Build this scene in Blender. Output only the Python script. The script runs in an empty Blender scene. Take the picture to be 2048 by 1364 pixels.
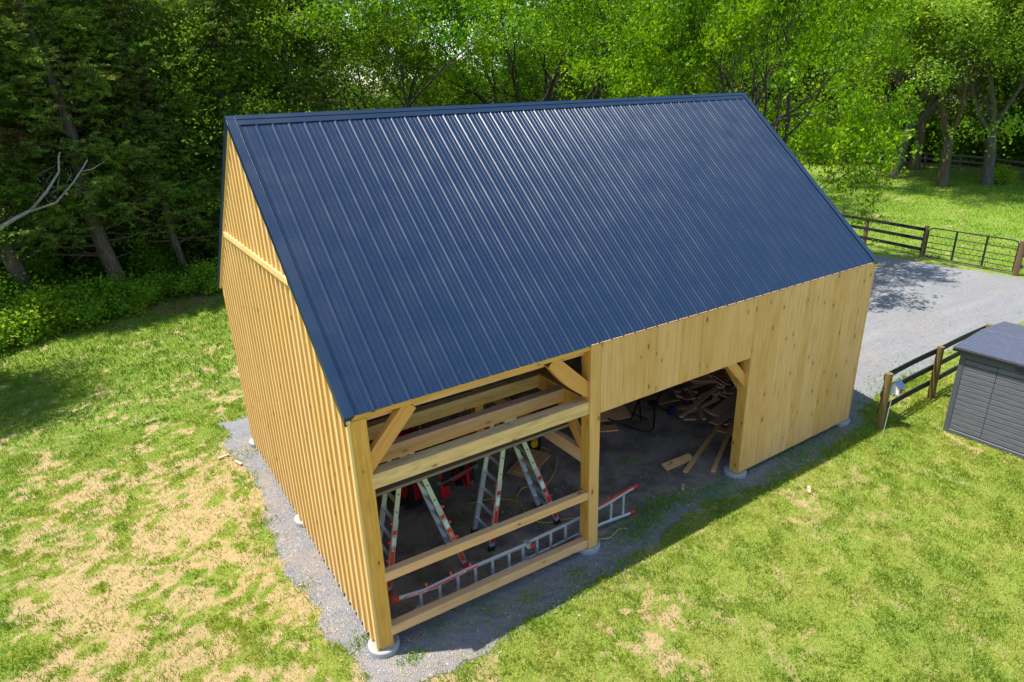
import bpy, math, random
import numpy as np
from mathutils import Vector, Matrix
random.seed(7); rng = np.random.default_rng(11)
S = bpy.context.scene
C = S.collection

# ---------------------------------------------------------------- camera
def set_camera():
    loc = (-2.008, -6.610, 7.073)
    yaw, pit, rol, f = math.radians(32.960), math.radians(21.240), math.radians(-1.787), 1302.56
    d = Vector((math.cos(pit)*math.sin(yaw), math.cos(pit)*math.cos(yaw), -math.sin(pit)))
    r = d.cross(Vector((0, 0, 1))).normalized(); u = r.cross(d)
    r2 = r*math.cos(rol)+u*math.sin(rol); u2 = -r*math.sin(rol)+u*math.cos(rol)
    cd = bpy.data.cameras.new('camera'); co = bpy.data.objects.new('camera', cd); C.objects.link(co)
    cd.sensor_width = 36; cd.lens = f/2048*36; cd.clip_start = .1; cd.clip_end = 3000
    M = Matrix((r2, u2, -d)).transposed().to_4x4(); M.translation = loc
    co.matrix_world = M; S.camera = co
set_camera()
# ---------------------------------------------------------------- sky, sun, exposure
w = bpy.data.worlds.new("World"); S.world = w; w.use_nodes = True
nt = w.node_tree; bg = nt.nodes['Background']
sky = nt.nodes.new('ShaderNodeTexSky'); sky.sky_type = 'NISHITA'; sky.sun_disc = False
SUN = Vector((-.32, .175, 1)).normalized()
sky.sun_elevation = math.asin(SUN.z); sky.sun_rotation = math.atan2(SUN.x, SUN.y)
sky.air_density = 1.0; sky.dust_density = .3; sky.ozone_density = 1.0
nt.links.new(sky.outputs[0], bg.inputs[0]); bg.inputs[1].default_value = .15
sd = bpy.data.lights.new('sun', 'SUN'); sd.energy = 4.8; sd.angle = math.radians(.53); sd.color = (1, .95, .86)
so = bpy.data.objects.new('sun', sd); C.objects.link(so); so.rotation_euler = SUN.to_track_quat('Z', 'Y').to_euler()
so.location = (-10, 5, 30)
S.view_settings.view_transform = 'Standard'; S.view_settings.look = 'None'
S.view_settings.exposure = .86; S.view_settings.gamma = 1
S.cycles.max_bounces = 8; S.cycles.diffuse_bounces = 4; S.cycles.transparent_max_bounces = 4

# ---------------------------------------------------------------- helpers
def tag(o, label=None, cat=None, group=None, kind=None):
    if label: o['label'] = label
    if cat: o['category'] = cat
    if group: o['group'] = group
    if kind: o['kind'] = kind
    return o
def empty(name, loc=(0, 0, 0), rz=0, parent=None):
    o = bpy.data.objects.new(name, None); o.empty_display_size = .2
    C.objects.link(o); o.location = loc; o.rotation_euler = (0, 0, rz)
    if parent: o.parent = parent
    return o
def copy_tree(o, parent=None):
    c = o.copy(); C.objects.link(c); c.parent = parent
    for ch in list(o.children): copy_tree(ch, c)
    return c
def smooth(o, on=True):
    o.data.polygons.foreach_set('use_smooth', [on]*len(o.data.polygons)); return o

def np_mesh(name, verts, faces, mat, parent=None, rnd=None, uv=None, n=4, shade=False):
    """verts Nx3, faces MxN (all same size)"""
    me = bpy.data.meshes.new(name); V = np.asarray(verts, np.float32); F = np.asarray(faces, np.int32)
    me.vertices.add(len(V)); me.vertices.foreach_set('co', V.ravel())
    me.loops.add(F.size); me.loops.foreach_set('vertex_index', F.ravel())
    me.polygons.add(len(F)); me.polygons.foreach_set('loop_start', np.arange(0, F.size, F.shape[1], dtype=np.int32))
    me.update(calc_edges=True)
    if shade: me.polygons.foreach_set('use_smooth', np.ones(len(F), bool))
    if rnd is not None:
        a = me.attributes.new('rnd', 'FLOAT', 'FACE'); a.data.foreach_set('value', np.asarray(rnd, np.float32))
    if isinstance(mat, (list, tuple)):
        for m in mat: me.materials.append(m)
    else: me.materials.append(mat)
    o = bpy.data.objects.new(name, me); C.objects.link(o)
    if parent: o.parent = parent
    return o

class MB:
    """collects boxes, beams, tubes; build() links them as one mesh object. Each piece gets its own rnd, and uv along its length (metres)"""
    def __init__(s): s.v = []; s.f = []; s.uv = []; s.r = []; s.m = []
    def poly(s, pts, uvs=None, r=None, mi=0):
        b = len(s.v); s.v += [tuple(p) for p in pts]; s.f.append(tuple(range(b, b+len(pts))))
        s.uv.append(uvs or [(0, 0)]*len(pts)); s.r.append(random.random() if r is None else r); s.m.append(mi)
    def beam(s, a, b, w, h, up=(0, 0, 1), r=None, mi=0, wid=None, bev=0.004, taper=1.0):
        """rectangular bar from a to b, width w (sideways), height h (along up)"""
        a = Vector(a); b = Vector(b); d = (b-a); L = d.length; d.normalize(); up = Vector(up)
        sd = d.cross(up).normalized(); up = sd.cross(d).normalized()
        r = random.random() if r is None else r; o = random.random()*50
        bv = min(bev, w*.2, h*.2)
        # octagonal section = bevelled edges
        sec = [(-w/2+bv, -h/2), (w/2-bv, -h/2), (w/2, -h/2+bv), (w/2, h/2-bv), (w/2-bv, h/2), (-w/2+bv, h/2), (-w/2, h/2-bv), (-w/2, -h/2+bv)]
        A = [a+sd*x+up*y for x, y in sec]; B = [b+sd*x*taper+up*y*taper for x, y in sec]
        ac = [o]
        for i in range(8):
            x0, y0 = sec[i]; x1, y1 = sec[(i+1) % 8]; ac.append(ac[-1]+math.hypot(x1-x0, y1-y0))
        for i in range(8):
            j = (i+1) % 8
            s.poly([A[i], A[j], B[j], B[i]][::-1], [(o, ac[i]), (o, ac[i+1]), (o+L, ac[i+1]), (o+L, ac[i])][::-1], r, mi)
        s.poly(A, [(o+x, o+y) for x, y in sec], r, mi); s.poly(B[::-1], [(o+x, o+y) for x, y in sec][::-1], r, mi)
        return s
    def box(s, x0, x1, y0, y1, z0, z1, r=None, mi=0, bev=.003, axis=None):
        dx, dy, dz = x1-x0, y1-y0, z1-z0
        ax = axis or max((dx, 'x'), (dy, 'y'), (dz, 'z'))[1]
        cx, cy, cz = (x0+x1)/2, (y0+y1)/2, (z0+z1)/2
        if ax == 'x': return s.beam((x0, cy, cz), (x1, cy, cz), dy, dz, (0, 0, 1), r, mi, bev=bev)
        if ax == 'y': return s.beam((cx, y0, cz), (cx, y1, cz), dx, dz, (0, 0, 1), r, mi, bev=bev)
        return s.beam((cx, cy, z0), (cx, cy, z1), dx, dy, (0, 1, 0), r, mi, bev=bev)
    def tube(s, pts, rad, n=8, r=None, mi=0, caps=True):
        pts = [Vector(p) for p in pts]; rad = rad if isinstance(rad, (list, tuple)) else [rad]*len(pts)
        r = random.random() if r is None else r; rings = []; L = 0; ls = []
        prev = None
        for i, p in enumerate(pts):
            d = (pts[min(i+1, len(pts)-1)]-pts[max(i-1, 0)]).normalized()
            if prev is None:
                prev = d.cross(Vector((0, 0, 1)) if abs(d.z) < .9 else Vector((1, 0, 0))).normalized()
            q = (prev-d*prev.dot(d)).normalized(); t = d.cross(q); prev = q
            b = len(s.v)
            s.v += [tuple(p+(q*math.cos(2*math.pi*k/n)+t*math.sin(2*math.pi*k/n))*rad[i]) for k in range(n)]
            rings.append(b); ls.append(L)
            if i < len(pts)-1: L += (pts[i+1]-p).length
        for i in range(len(pts)-1):
            a, b = rings[i], rings[i+1]
            for k in range(n):
                j = (k+1) % n
                s.f.append((a+k, a+j, b+j, b+k)); s.r.append(r); s.m.append(mi)
                u0 = k/n*6.28*rad[i]; u1 = (k+1)/n*6.28*rad[i]
                s.uv.append([(ls[i], u0), (ls[i], u1), (ls[i+1], u1), (ls[i+1], u0)])
        if caps:
            s.f.append(tuple(rings[0]+k for k in range(n))[::-1]); s.uv.append([(0, 0)]*n); s.r.append(r); s.m.append(mi)
            s.f.append(tuple(rings[-1]+k for k in range(n))); s.uv.append([(0, 0)]*n); s.r.append(r); s.m.append(mi)
        return s
    def build(s, name, mats, parent=None, shade=False):
        me = bpy.data.meshes.new(name); me.from_pydata(s.v, [], s.f)
        for m in (mats if isinstance(mats, (list, tuple)) else [mats]): me.materials.append(m)
        ul = me.uv_layers.new(name='UVMap'); flat = [c for f in s.uv for p in f for c in p]
        ul.data.foreach_set('uv', flat)
        a = me.attributes.new('rnd', 'FLOAT', 'FACE'); a.data.foreach_set('value', s.r)
        me.polygons.foreach_set('material_index', s.m)
        if shade: me.polygons.foreach_set('use_smooth', [True]*len(s.f))
        me.update()
        o = bpy.data.objects.new(name, me); C.objects.link(o)
        if parent: o.parent = parent
        return o

# numpy value noise
_lat = rng.random((256, 256))
def vn(x, y):
    x = np.asarray(x, float); y = np.asarray(y, float)
    xi = np.floor(x).astype(int); yi = np.floor(y).astype(int); fx = x-xi; fy = y-yi
    fx = fx*fx*(3-2*fx); fy = fy*fy*(3-2*fy)
    g = lambda a, b: _lat[a & 255, b & 255]
    return (g(xi, yi)*(1-fx)+g(xi+1, yi)*fx)*(1-fy)+(g(xi, yi+1)*(1-fx)+g(xi+1, yi+1)*fx)*fy
def fbm(x, y, o=4):
    t = 0; a = .5; n = 0
    for i in range(o): t = t+a*vn(x*2**i+17*i, y*2**i+31*i); n += a; a *= .55
    return t/n
def sstep(a, b, x):
    t = np.clip((x-a)/(b-a), 0, 1); return t*t*(3-2*t)

# ---------------------------------------------------------------- materials
def mat(name, rough=.6, col=(.5, .5, .5), metal=0.0, spec=.5):
    m = bpy.data.materials.new(name); m.use_nodes = True; b = m.node_tree.nodes['Principled BSDF']
    b.inputs['Base Color'].default_value = (*col, 1); b.inputs['Roughness'].default_value = rough
    b.inputs['Metallic'].default_value = metal; b.inputs['Specular IOR Level'].default_value = spec
    return m, m.node_tree, b
class NT:
    def __init__(s, nt): s.nt = nt
    def n(s, t, **k):
        x = s.nt.nodes.new(t)
        for a, b in k.items():
            if a.startswith('_'): setattr(x, a[1:], b)
            else: x.inputs[a.replace('__', ' ')].default_value = b
        return x
    def l(s, a, b): s.nt.links.new(a, b)
    def noise(s, scale, vec=None, detail=4, rough=.55, dist=0):
        x = s.n('ShaderNodeTexNoise'); x.inputs['Scale'].default_value = scale; x.inputs['Detail'].default_value = detail
        x.inputs['Roughness'].default_value = rough; x.inputs['Distortion'].default_value = dist
        if vec is not None: s.l(vec, x.inputs['Vector'])
        return x.outputs['Fac']
    def ramp(s, fac, stops):
        x = s.n('ShaderNodeValToRGB'); e = x.color_ramp.elements
        while len(e) < len(stops): e.new(.5)
        for i, (p, c) in enumerate(stops):
            e[i].position = p; e[i].color = (*c, 1) if len(c) == 3 else c
        s.l(fac, x.inputs[0]); return x.outputs[0]
    def mix(s, fac, a, b, mode='MIX'):
        x = s.n('ShaderNodeMix', _data_type='RGBA', _blend_type=mode)
        for v, i in ((fac, 0), (a, 6), (b, 7)):
            if hasattr(v, 'links'): s.l(v, x.inputs[i])
            elif isinstance(v, tuple): x.inputs[i].default_value = (*v, 1) if len(v) == 3 else v
            else: x.inputs[i].default_value = v
        return x.outputs[2]
    def math(s, op, a, b=None, c=None):
        x = s.n('ShaderNodeMath', _operation=op)
        for i, v in enumerate((a, b, c)):
            if v is None: continue
            if hasattr(v, 'links'): s.l(v, x.inputs[i])
            else: x.inputs[i].default_value = v
        return x.outputs[0]
    def maprange(s, v, a, b, c=0, d=1):
        x = s.n('ShaderNodeMapRange'); s.l(v, x.inputs[0])
        for i, q in enumerate((a, b, c, d)): x.inputs[i+1].default_value = q
        return x.outputs[0]
    def attr(s, name): x = s.n('ShaderNodeAttribute'); x.attribute_name = name; return x.outputs['Fac']
    def scalevec(s, v, sc, loc=None):
        x = s.n('ShaderNodeMapping'); s.l(v, x.inputs[0]); x.inputs['Scale'].default_value = sc
        if loc is not None: s.l(loc, x.inputs['Location'])
        return x.outputs[0]
    def bump(s, h, strength, dist, bsdf):
        x = s.n('ShaderNodeBump'); x.inputs['Strength'].default_value = strength; x.inputs['Distance'].default_value = dist
        s.l(h, x.inputs['Height']); s.l(x.outputs[0], bsdf.inputs['Normal'])

def wood(name, c1, c2, dark, knots=.8, rough=.62, stain=0.0, gr=1.0, knotscale=1.0, weather=None):
    if c1[0] > .4: c1, c2, dark = [(c[0]*1.02, c[1]*.93, c[2]*.95) for c in (c1, c2, dark)]
    m, t, b = mat(name, rough, spec=.3); N = NT(t)
    uv = N.n('ShaderNodeUVMap').outputs[0]; rnd = N.attr('rnd')
    # grain: stretched along u
    off = N.n('ShaderNodeCombineXYZ'); N.l(N.math('MULTIPLY', rnd, 37.0), off.inputs[0]); N.l(N.math('MULTIPLY', rnd, 91.0), off.inputs[1])
    base = N.mix(N.maprange(rnd, .15, .85), c1, c2)
    # knots: voronoi in slightly stretched space
    kv = N.scalevec(uv, (1.55*knotscale, 3.6*knotscale, 1), off.outputs[0])
    vo = N.n('ShaderNodeTexVoronoi'); vo.voronoi_dimensions='2D'; vo.inputs['Scale'].default_value = 1.0; N.l(kv, vo.inputs['Vector'])
    kd = vo.outputs['Distance']
    kr = N.n('ShaderNodeSeparateColor'); N.l(vo.outputs['Color'], kr.inputs[0])
    size = N.maprange(kr.outputs[0], .35, 1.0, .0, .062)
    kmask = N.maprange(N.math('SUBTRACT', kd, size), .0, .035, 1, 0)
    kmask = N.math('MULTIPLY', kmask, N.math('GREATER_THAN', kr.outputs[0], .56))
    halo = N.math('MULTIPLY', N.maprange(kd, .05, .34, 1, 0), .8)
    gv = N.scalevec(uv, (.9, 26*gr, 1), off.outputs[0])
    g1 = N.noise(1.0, gv, 5, .6, .9)
    gv2 = N.scalevec(uv, (3.0, 130*gr, 1), off.outputs[0]); g2 = N.noise(1.0, gv2, 2, .5)
    big = N.noise(1.0, N.scalevec(uv, (.8, 3.5, 1), off.outputs[0]), 3, .5, .5)
    col = N.mix(N.maprange(g1, .35, .72, 0, .75), base, dark)
    col = N.mix(N.maprange(g2, .3, .75, 0, .22), col, dark)
    col = N.mix(N.maprange(big, .45, .75, 0, .4), col, c2)
    col = N.mix(N.math('MULTIPLY', halo, .30*knots), col, tuple(x*.72 for x in dark))
    col = N.mix(N.math('MULTIPLY', kmask, .9*knots), col, (.13, .05, .018))
    if stain:
        so_ = N.n('ShaderNodeTexCoord').outputs['Object']
        st = N.noise(1.0, N.scalevec(so_, (2.2, 9, 9)), 5, .65)
        col = N.mix(N.maprange(st, .5, .72, 0, stain), col, (.17, .13, .075))
    if weather: col = N.mix(N.maprange(big, .3, .8, .1, .6), col, weather)
    N.l(col, b.inputs['Base Color'])
    h = N.math('ADD', N.math('MULTIPLY', g1, .6), N.math('MULTIPLY', g2, .4))
    N.bump(h, .25, .004, b)
    return m
M = {}
M['siding'] = wood('pine_siding', (.70, .42, .13), (.80, .53, .22), (.50, .27, .07), .85)
M['batten'] = wood('pine_battens', (.82, .61, .23), (.90, .71, .33), (.66, .42, .13), .5)
M['gable'] = wood('gable_boards', (.62, .38, .09), (.72, .47, .14), (.46, .26, .045), .9)
M['post'] = wood('pine_posts', (.72, .40, .065), (.76, .47, .11), (.48, .24, .03), 1.0, knotscale=1.3)
M['beam'] = wood('rough_beams', (.76, .52, .20), (.80, .57, .25), (.52, .32, .09), .7, stain=.6)
M['joist'] = wood('rosy_joists', (.76, .47, .25), (.78, .51, .28), (.52, .29, .13), .6, stain=.25)
M['rail'] = wood('pine_rails', (.80, .49, .21), (.74, .48, .22), (.58, .30, .10), 1.0, knotscale=1.2)
M['grey_plank'] = wood('grey_plank', (.25, .19, .13), (.2, .16, .12), (.12, .09, .07), .6)
M['scrap'] = wood('scrap_wood', (.74, .50, .32), (.60, .42, .30), (.48, .30, .18), .5)
M['fence_black'] = wood('black_fence_board', (.02, .02, .026), (.035, .033, .04), (.012, .012, .014), .3, rough=.7)
M['fence_grey'] = wood('grey_fence_board', (.16, .15, .14), (.22, .2, .18), (.09, .08, .075), .4, rough=.85)
M['fence_post'] = wood('treated_post', (.17, .125, .035), (.23, .155, .055), (.10, .065, .015), .5, rough=.85, gr=.6)
M['brown_post'] = wood('brown_post', (.16, .10, .055), (.22, .14, .07), (.09, .055, .03), .5, rough=.85, gr=.6)

def paint(name, col, rough=.45, metal=0, var=.15, bump=0, scale=8, spec=.5, coat=0):
    m, t, b = mat(name, rough, col, metal, spec); N = NT(t); oc = N.n('ShaderNodeTexCoord').outputs['Object']
    n = N.noise(scale, oc, 4, .6)
    N.l(N.mix(N.maprange(n, .3, .75, 0, var*2), col, tuple(c*.55 for c in col)), b.inputs['Base Color'])
    N.l(N.maprange(N.noise(scale*3, oc, 2), .2, .8, rough*.8, min(1, rough*1.25)), b.inputs['Roughness'])
    if bump: N.bump(N.noise(scale*10, oc, 3), bump, .01, b)
    b.inputs['Coat Weight'].default_value = coat
    return m
M['roof'] = paint('navy_standing_metal', (.0042, .0165, .046), .29, 0.0, .12, 0, .7, .7, 0)
M['rooftrim'] = paint('navy_trim_metal', (.007, .021, .050), .3, 0, .05, 0, .7, .6)
_t = M['roof'].node_tree; _N = NT(_t); _oc = _N.n('ShaderNodeTexCoord').outputs['Object']
_N.bump(_N.noise(1.0, _N.scalevec(_oc, (4.5, .9, .9)), 3, .5), .16, .02, _t.nodes['Principled BSDF'])
M['concrete'] = paint('concrete', (.36, .355, .33), .85, 0, .25, .4, 12)
M['alu'] = paint('ladder_aluminium', (.62, .64, .67), .38, .55, .1, 0, 20)
M['fiberglass'] = paint('pale_ladder_rail', (.56, .58, .40), .5, 0, .12, 0, 20)
M['orange'] = paint('orange_plastic', (.78, .075, .015), .45, 0, .08)
M['red'] = paint('red_plastic', (.6, .025, .015), .4, 0, .1)
M['black'] = paint('black_plastic', (.012, .012, .013), .5, 0, .2)
M['rubber'] = paint('tyre_rubber', (.022, .021, .02), .85, 0, .4, .5, 14)
M['tractor_red'] = paint('tractor_red', (.48, .012, .014), .3, 0, .15, 0, 5, .5, .5)
M['dark_green'] = paint('dark_green_steel', (.05, .065, .055), .5, .3, .5, .2, 9)
M['steel'] = paint('dark_steel', (.09, .1, .115), .4, .7, .2)
M['chrome'] = paint('bright_steel', (.7, .7, .7), .25, .9, .1)
M['white'] = paint('white_paint', (.8, .8, .78), .5, 0, .1)
M['blue'] = paint('blue_plastic', (.015, .03, .28), .4, 0, .1)
M['yellow'] = paint('yellow_plastic', (.72, .40, .01), .45, 0, .1)
M['cord'] = paint('yellow_cord', (.66, .55, .03), .5, 0, .05)
M['resin'] = None

# leaf materials
def leafmat(name, cols, trans=.45, tcol=None, rough=.5, noise_scale=.6):
    m, t, b = mat(name, rough, cols[0]); N = NT(t); r = N.attr('rnd')
    oi = N.n('ShaderNodeObjectInfo').outputs['Random']
    geo = N.n('ShaderNodeNewGeometry').outputs['Position']
    big = N.noise(noise_scale, geo, 2)
    f = N.math('ADD', N.math('MULTIPLY', r, .55), N.math('MULTIPLY', N.maprange(big, .3, .7), .45))
    k = len(cols)-1
    col = N.ramp(f, [(i/k*.96+.02, c) for i, c in enumerate(cols)])
    hs = N.n('ShaderNodeHueSaturation'); N.l(col, hs.inputs['Color'])
    hs.inputs['Saturation'].default_value = .98 if ('grass' in name or 'pasture' in name) else 1.08; N.l(N.maprange(oi, 0, 1, .485, .515), hs.inputs['Hue']); N.l(N.maprange(oi, 0, 1, 1.22, .92), hs.inputs['Value'])
    N.l(hs.outputs[0], b.inputs['Base Color'])
    tr = N.n('ShaderNodeBsdfTranslucent')
    tc = N.mix(1.0, hs.outputs[0], (1.25, 1.25, .55), 'MULTIPLY'); N.l(tc, tr.inputs[0])
    mx = N.n('ShaderNodeMixShader'); mx.inputs[0].default_value = trans
    N.l(b.outputs[0], mx.inputs[1]); N.l(tr.outputs[0], mx.inputs[2])
    N.l(mx.outputs[0], t.nodes['Material Output'].inputs[0])
    b.inputs['Specular IOR Level'].default_value = .16
    return m
M['leaf_bright'] = leafmat('bright_leaves', [(.035, .09, .010), (.09, .19, .016), (.19, .33, .028), (.38, .48, .05)], .46)
M['leaf_maple'] = leafmat('maple_leaves', [(.03, .08, .008), (.08, .17, .012), (.19, .32, .02), (.46, .54, .035)], .42)
M['leaf_silver'] = leafmat('silver_maple_leaves', [(.06, .12, .022), (.14, .24, .04), (.26, .38, .06), (.42, .52, .10)], .5)
M['leaf_back'] = leafmat('woodland_leaves', [(.06, .11, .015), (.11, .20, .025), (.18, .28, .035)], .5)
M['leaf_cedar'] = leafmat('cedar_foliage', [(.26, .18, .075), (.11, .145, .038), (.115, .21, .042), (.17, .28, .045), (.34, .38, .065)], .35, rough=.7)
M['leaf_bush'] = leafmat('bush_leaves', [(.12, .22, .03), (.23, .37, .05), (.34, .50, .09)], .5)
M['grass'] = leafmat('grass_blades', [(.08, .17, .012), (.17, .28, .02), (.31, .38, .04), (.52, .48, .14)], .35, rough=.6, noise_scale=1.5)
M['grass_past'] = leafmat('pasture_blades', [(.10, .23, .012), (.17, .34, .018), (.27, .42, .03)], .35, rough=.6, noise_scale=.5)

def barkmat(name, c1, c2):
    m, t, b = mat(name, .9, c1, 0, .2); N = NT(t)
    oc = N.n('ShaderNodeTexCoord').outputs['Object']
    n = N.noise(1.0, N.scalevec(oc, (16, 16, 2.2)), 6, .65, .6)
    n2 = N.noise(1.3, oc, 3)
    col = N.mix(N.maprange(n, .35, .68), c2, c1); col = N.mix(N.maprange(n2, .45, .7, 0, .4), col, (.10, .11, .07))
    N.l(col, b.inputs['Base Color']); N.bump(n, .9, .03, b); return m
M['bark_cedar'] = barkmat('cedar_bark', (.22, .17, .14), (.07, .05, .04))
M['bark_grey'] = barkmat('grey_bark', (.19, .165, .145), (.05, .042, .036))
M['bark_brown'] = barkmat('brown_bark', (.20, .14, .095), (.06, .04, .03))
M['bark_pale'] = barkmat('bare_dead_wood', (.48, .45, .42), (.25, .22, .2))
M['bark_dark'] = barkmat('dark_bark', (.075, .06, .05), (.022, .018, .015))

# ---------------------------------------------------------------- ground
def straw_mask(x, y):
    """0 lush .. 1 bare straw; layout of worn patches of the lawn"""
    n = fbm(x*1.3+3, y*1.3+8, 3); n2 = fbm(x*3.7+40, y*3.7+9, 3); n3 = fbm(x*9+4, y*9+19, 2)
    v = .5+(.30*n+.36*n2+.34*n3-.5)*2.5
    edge = .5*(vn(x*.9, y*.9)-.5)
    left = sstep(-4.6, -3.4, x+edge)*sstep(.6, -.4, x)*sstep(8.2, 6.0, y+edge)
    leftsoft = sstep(-6.5, -4, x)*sstep(2.5, .2, x)*sstep(13, 8, y)*.35
    front = sstep(-.3, -1.2, y+edge)*sstep(-.5, .5, x)*(-.22+.30*sstep(.52, .62, fbm(x*.45+5, y*.45, 2)))
    def blob(cx, cy, rx, ry, a):
        return a*np.exp(-(((x-cx)/rx)**2+((y-cy)/ry)**2))
    bl = blob(3.4, -1.35, .9, .45, .5)+blob(7.2, -1.2, 1.0, .35, .45)+blob(5.0, -4.0, .9, .5, .3)+blob(1.3, -1.3, .7, .5, .55) \
        + blob(3.2, -2.0, .9, .7, .7)+blob(12.0, -2.1, .35, 1.2, .8)+blob(9.2, -1.1, 1.6, .3, .3)+blob(0.0, -1.0, .8, .6, .7)+blob(-1.0, 5.8, 1.0, 1.2, .4)
    bias = np.clip(left*.57+leftsoft+front+bl, 0, 1.2)
    far = sstep(14, 24, np.abs(x)+np.abs(y)*0)+sstep(12, 16, y)
    bias = bias*(1-np.clip(far, 0, 1)*.8)+.16*(1-sstep(10, 16, x))*(1-sstep(11, 15, y))-.25*sstep(20, 26, x)
    st = sstep(.70, .34, v+.28-bias*.33)
    soft = sstep(-.3, -.9, y)*sstep(.2, 1.2, x)
    return st*(1-soft*np.clip(.42-bl*.6, 0, .42))*.9
def lush_mask(x, y):
    e = (fbm(x*.7+2, y*.7+5, 3)-.5)*3
    return np.clip(np.maximum(sstep(6.5, 11, y+e), np.maximum(sstep(-3.6, -5.0, x+e*.5), sstep(26, 27, x)))+.5*sstep(.5, .66, fbm(x*1.9+60, y*1.9, 3)), 0, 1)
def in_poly(P, x, y):
    ins = np.zeros(len(x), bool); n = len(P); box = (x > P[:, 0].min()) & (x < P[:, 0].max()) & (y > P[:, 1].min()) & (y < P[:, 1].max())
    ix = np.nonzero(box)[0]; X, Y = x[ix], y[ix]; r = np.zeros(len(ix), bool); j = n-1
    for i in range(n):
        xi, yi, xj, yj = P[i, 0], P[i, 1], P[j, 0], P[j, 1]
        if yi != yj:
            c = ((yi > Y) != (yj > Y)) & (X < (xj-xi)*(Y-yi)/(yj-yi)+xi); r ^= c
        j = i
    ins[ix] = r; return ins
def make_ground():
    def axis(a, b, st, grow, lim, mid=None):
        v = list(np.arange(a, b+1e-6, st))
        s_, x = st, v[-1]
        while x < lim: s_ *= grow; x += s_; v.append(x)
        s_, x, l = st, v[0], []
        while x > -lim: s_ *= grow; x -= s_; l.append(x)
        return np.array(l[::-1]+v)
    X = axis(-7.5, 14.5, .075, 1.055, 900); Y = axis(-6.2, 11, .075, 1.055, 900)
    gx, gy = np.meshgrid(X, Y)
    near = np.exp(-((gx-3)**2+(gy-3)**2)/400)
    z = (fbm(gx*.6, gy*.6, 3)-.5)*.06*near+(fbm(gx*.05, gy*.05, 2)-.5)*.5*sstep(30, 60, np.hypot(gx, gy))
    inside = sstep(-1.0, -.2, gx)*sstep(29, 27, gx)*sstep(-2.2, -.9, gy)*sstep(14, 12, gy)
    z = z*(1-inside)-.003
    V = np.stack([gx, gy, z], -1).reshape(-1, 3); ny, nx = gx.shape
    i = np.arange(nx-1)[None, :]+np.arange(ny-1)[:, None]*nx
    F = np.stack([i, i+1, i+1+nx, i+nx], -1).reshape(-1, 4)
    m, t, b = mat('lawn_soil', .95, (.2, .2, .1), 0, .15); N = NT(t)
    geo = N.n('ShaderNodeNewGeometry').outputs['Position']
    bare = N.attr('bare'); forest = N.attr('forest')
    n1 = N.noise(45, geo, 5, .7); n2 = N.noise(9, geo, 4, .6); n3 = N.noise(1.1, geo, 3); n4 = N.noise(.35, geo, 3)
    lush = N.attr('lush')
    green = N.mix(N.maprange(n2, .35, .7), (.17, .24, .022), (.33, .35, .055))
    green = N.mix(N.math('MULTIPLY', lush, .75), green, (.09, .19, .012))
    green = N.mix(N.maprange(n1, .45, .7, 0, .7), green, (.07, .12, .015))
    green = N.mix(N.maprange(n3, .4, .65, 0, .5), green, (.16, .28, .02))
    green = N.mix(N.maprange(n4, .45, .7, 0, .5), green, (.19, .24, .035))
    green = N.mix(N.maprange(N.noise(90, geo, 2, .6), .52, .62, 0, .55), green, (.46, .38, .17))
    straw = N.mix(N.maprange(n1, .35, .7), (.56, .39, .20), (.30, .21, .11))
    straw = N.mix(N.maprange(n2, .4, .75, 0, .6), straw, (.50, .36, .22))
    f = N.maprange(N.math('ADD', N.math('ADD', bare, N.math('MULTIPLY', N.math('SUBTRACT', n1, .5), 1.3)), N.math('MULTIPLY', N.math('SUBTRACT', n2, .5), .9)), .28, .95)
    col = N.mix(f, green, straw)
    grav = N.attr('grav')
    vo = N.n('ShaderNodeTexVoronoi'); vo.inputs['Scale'].default_value = 55; N.l(geo, vo.inputs['Vector'])
    sc = N.n('ShaderNodeSeparateColor'); N.l(vo.outputs['Color'], sc.inputs[0])
    gcol = N.mix(sc.outputs[0], (.17, .18, .20), (.30, .30, .31))
    gf = N.maprange(N.math('ADD', N.math('ADD', grav, N.math('MULTIPLY', N.math('SUBTRACT', n1, .5), .9)), N.math('MULTIPLY', N.math('SUBTRACT', n2, .5), .8)), .38, .62)
    col = N.mix(gf, col, gcol)
    fl = N.mix(N.maprange(n2, .4, .65), (.055, .04, .024), (.035, .05, .014))
    fl = N.mix(N.maprange(n1, .5, .7, 0, .7), fl, (.13, .085, .045))
    col = N.mix(N.maprange(N.math('ADD', forest, N.math('MULTIPLY', N.math('SUBTRACT', n2, .5), .5)), .35, .6), col, fl)
    N.l(col, b.inputs['Base Color'])
    N.bump(N.math('ADD', n1, N.math('MULTIPLY', n2, 1.2)), 1.0, .035, b)
    o = np_mesh('ground', V, F, m, shade=True)
    a = o.data.attributes.new('lush', 'FLOAT', 'POINT'); a.data.foreach_set('value', lush_mask(gx, gy).ravel().astype(np.float32))
    a = o.data.attributes.new('bare', 'FLOAT', 'POINT'); a.data.foreach_set('value', straw_mask(gx, gy).ravel().astype(np.float32))
    gv = np.zeros(gx.size)
    fx, fy = gx.ravel(), gy.ravel(); sel = np.nonzero((fx > -3) & (fx < 30) & (fy > -4) & (fy < 16))[0]
    for k in range(10):
        jx = rng.normal(0, .15, len(sel)); jy = rng.normal(0, .15, len(sel))
        gv[sel] += (in_poly(OUT[0], fx[sel]+jx, fy[sel]+jy) | in_poly(OUT[1], fx[sel]+jx, fy[sel]+jy))*.1
    a = o.data.attributes.new('grav', 'FLOAT', 'POINT'); a.data.foreach_set('value', gv.astype(np.float32))
    # woodland floor: beyond the tree line on the left, beyond the far fence on the right
    wob = (fbm(gx*.3, gy*.3, 3)-.5)*3
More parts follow.
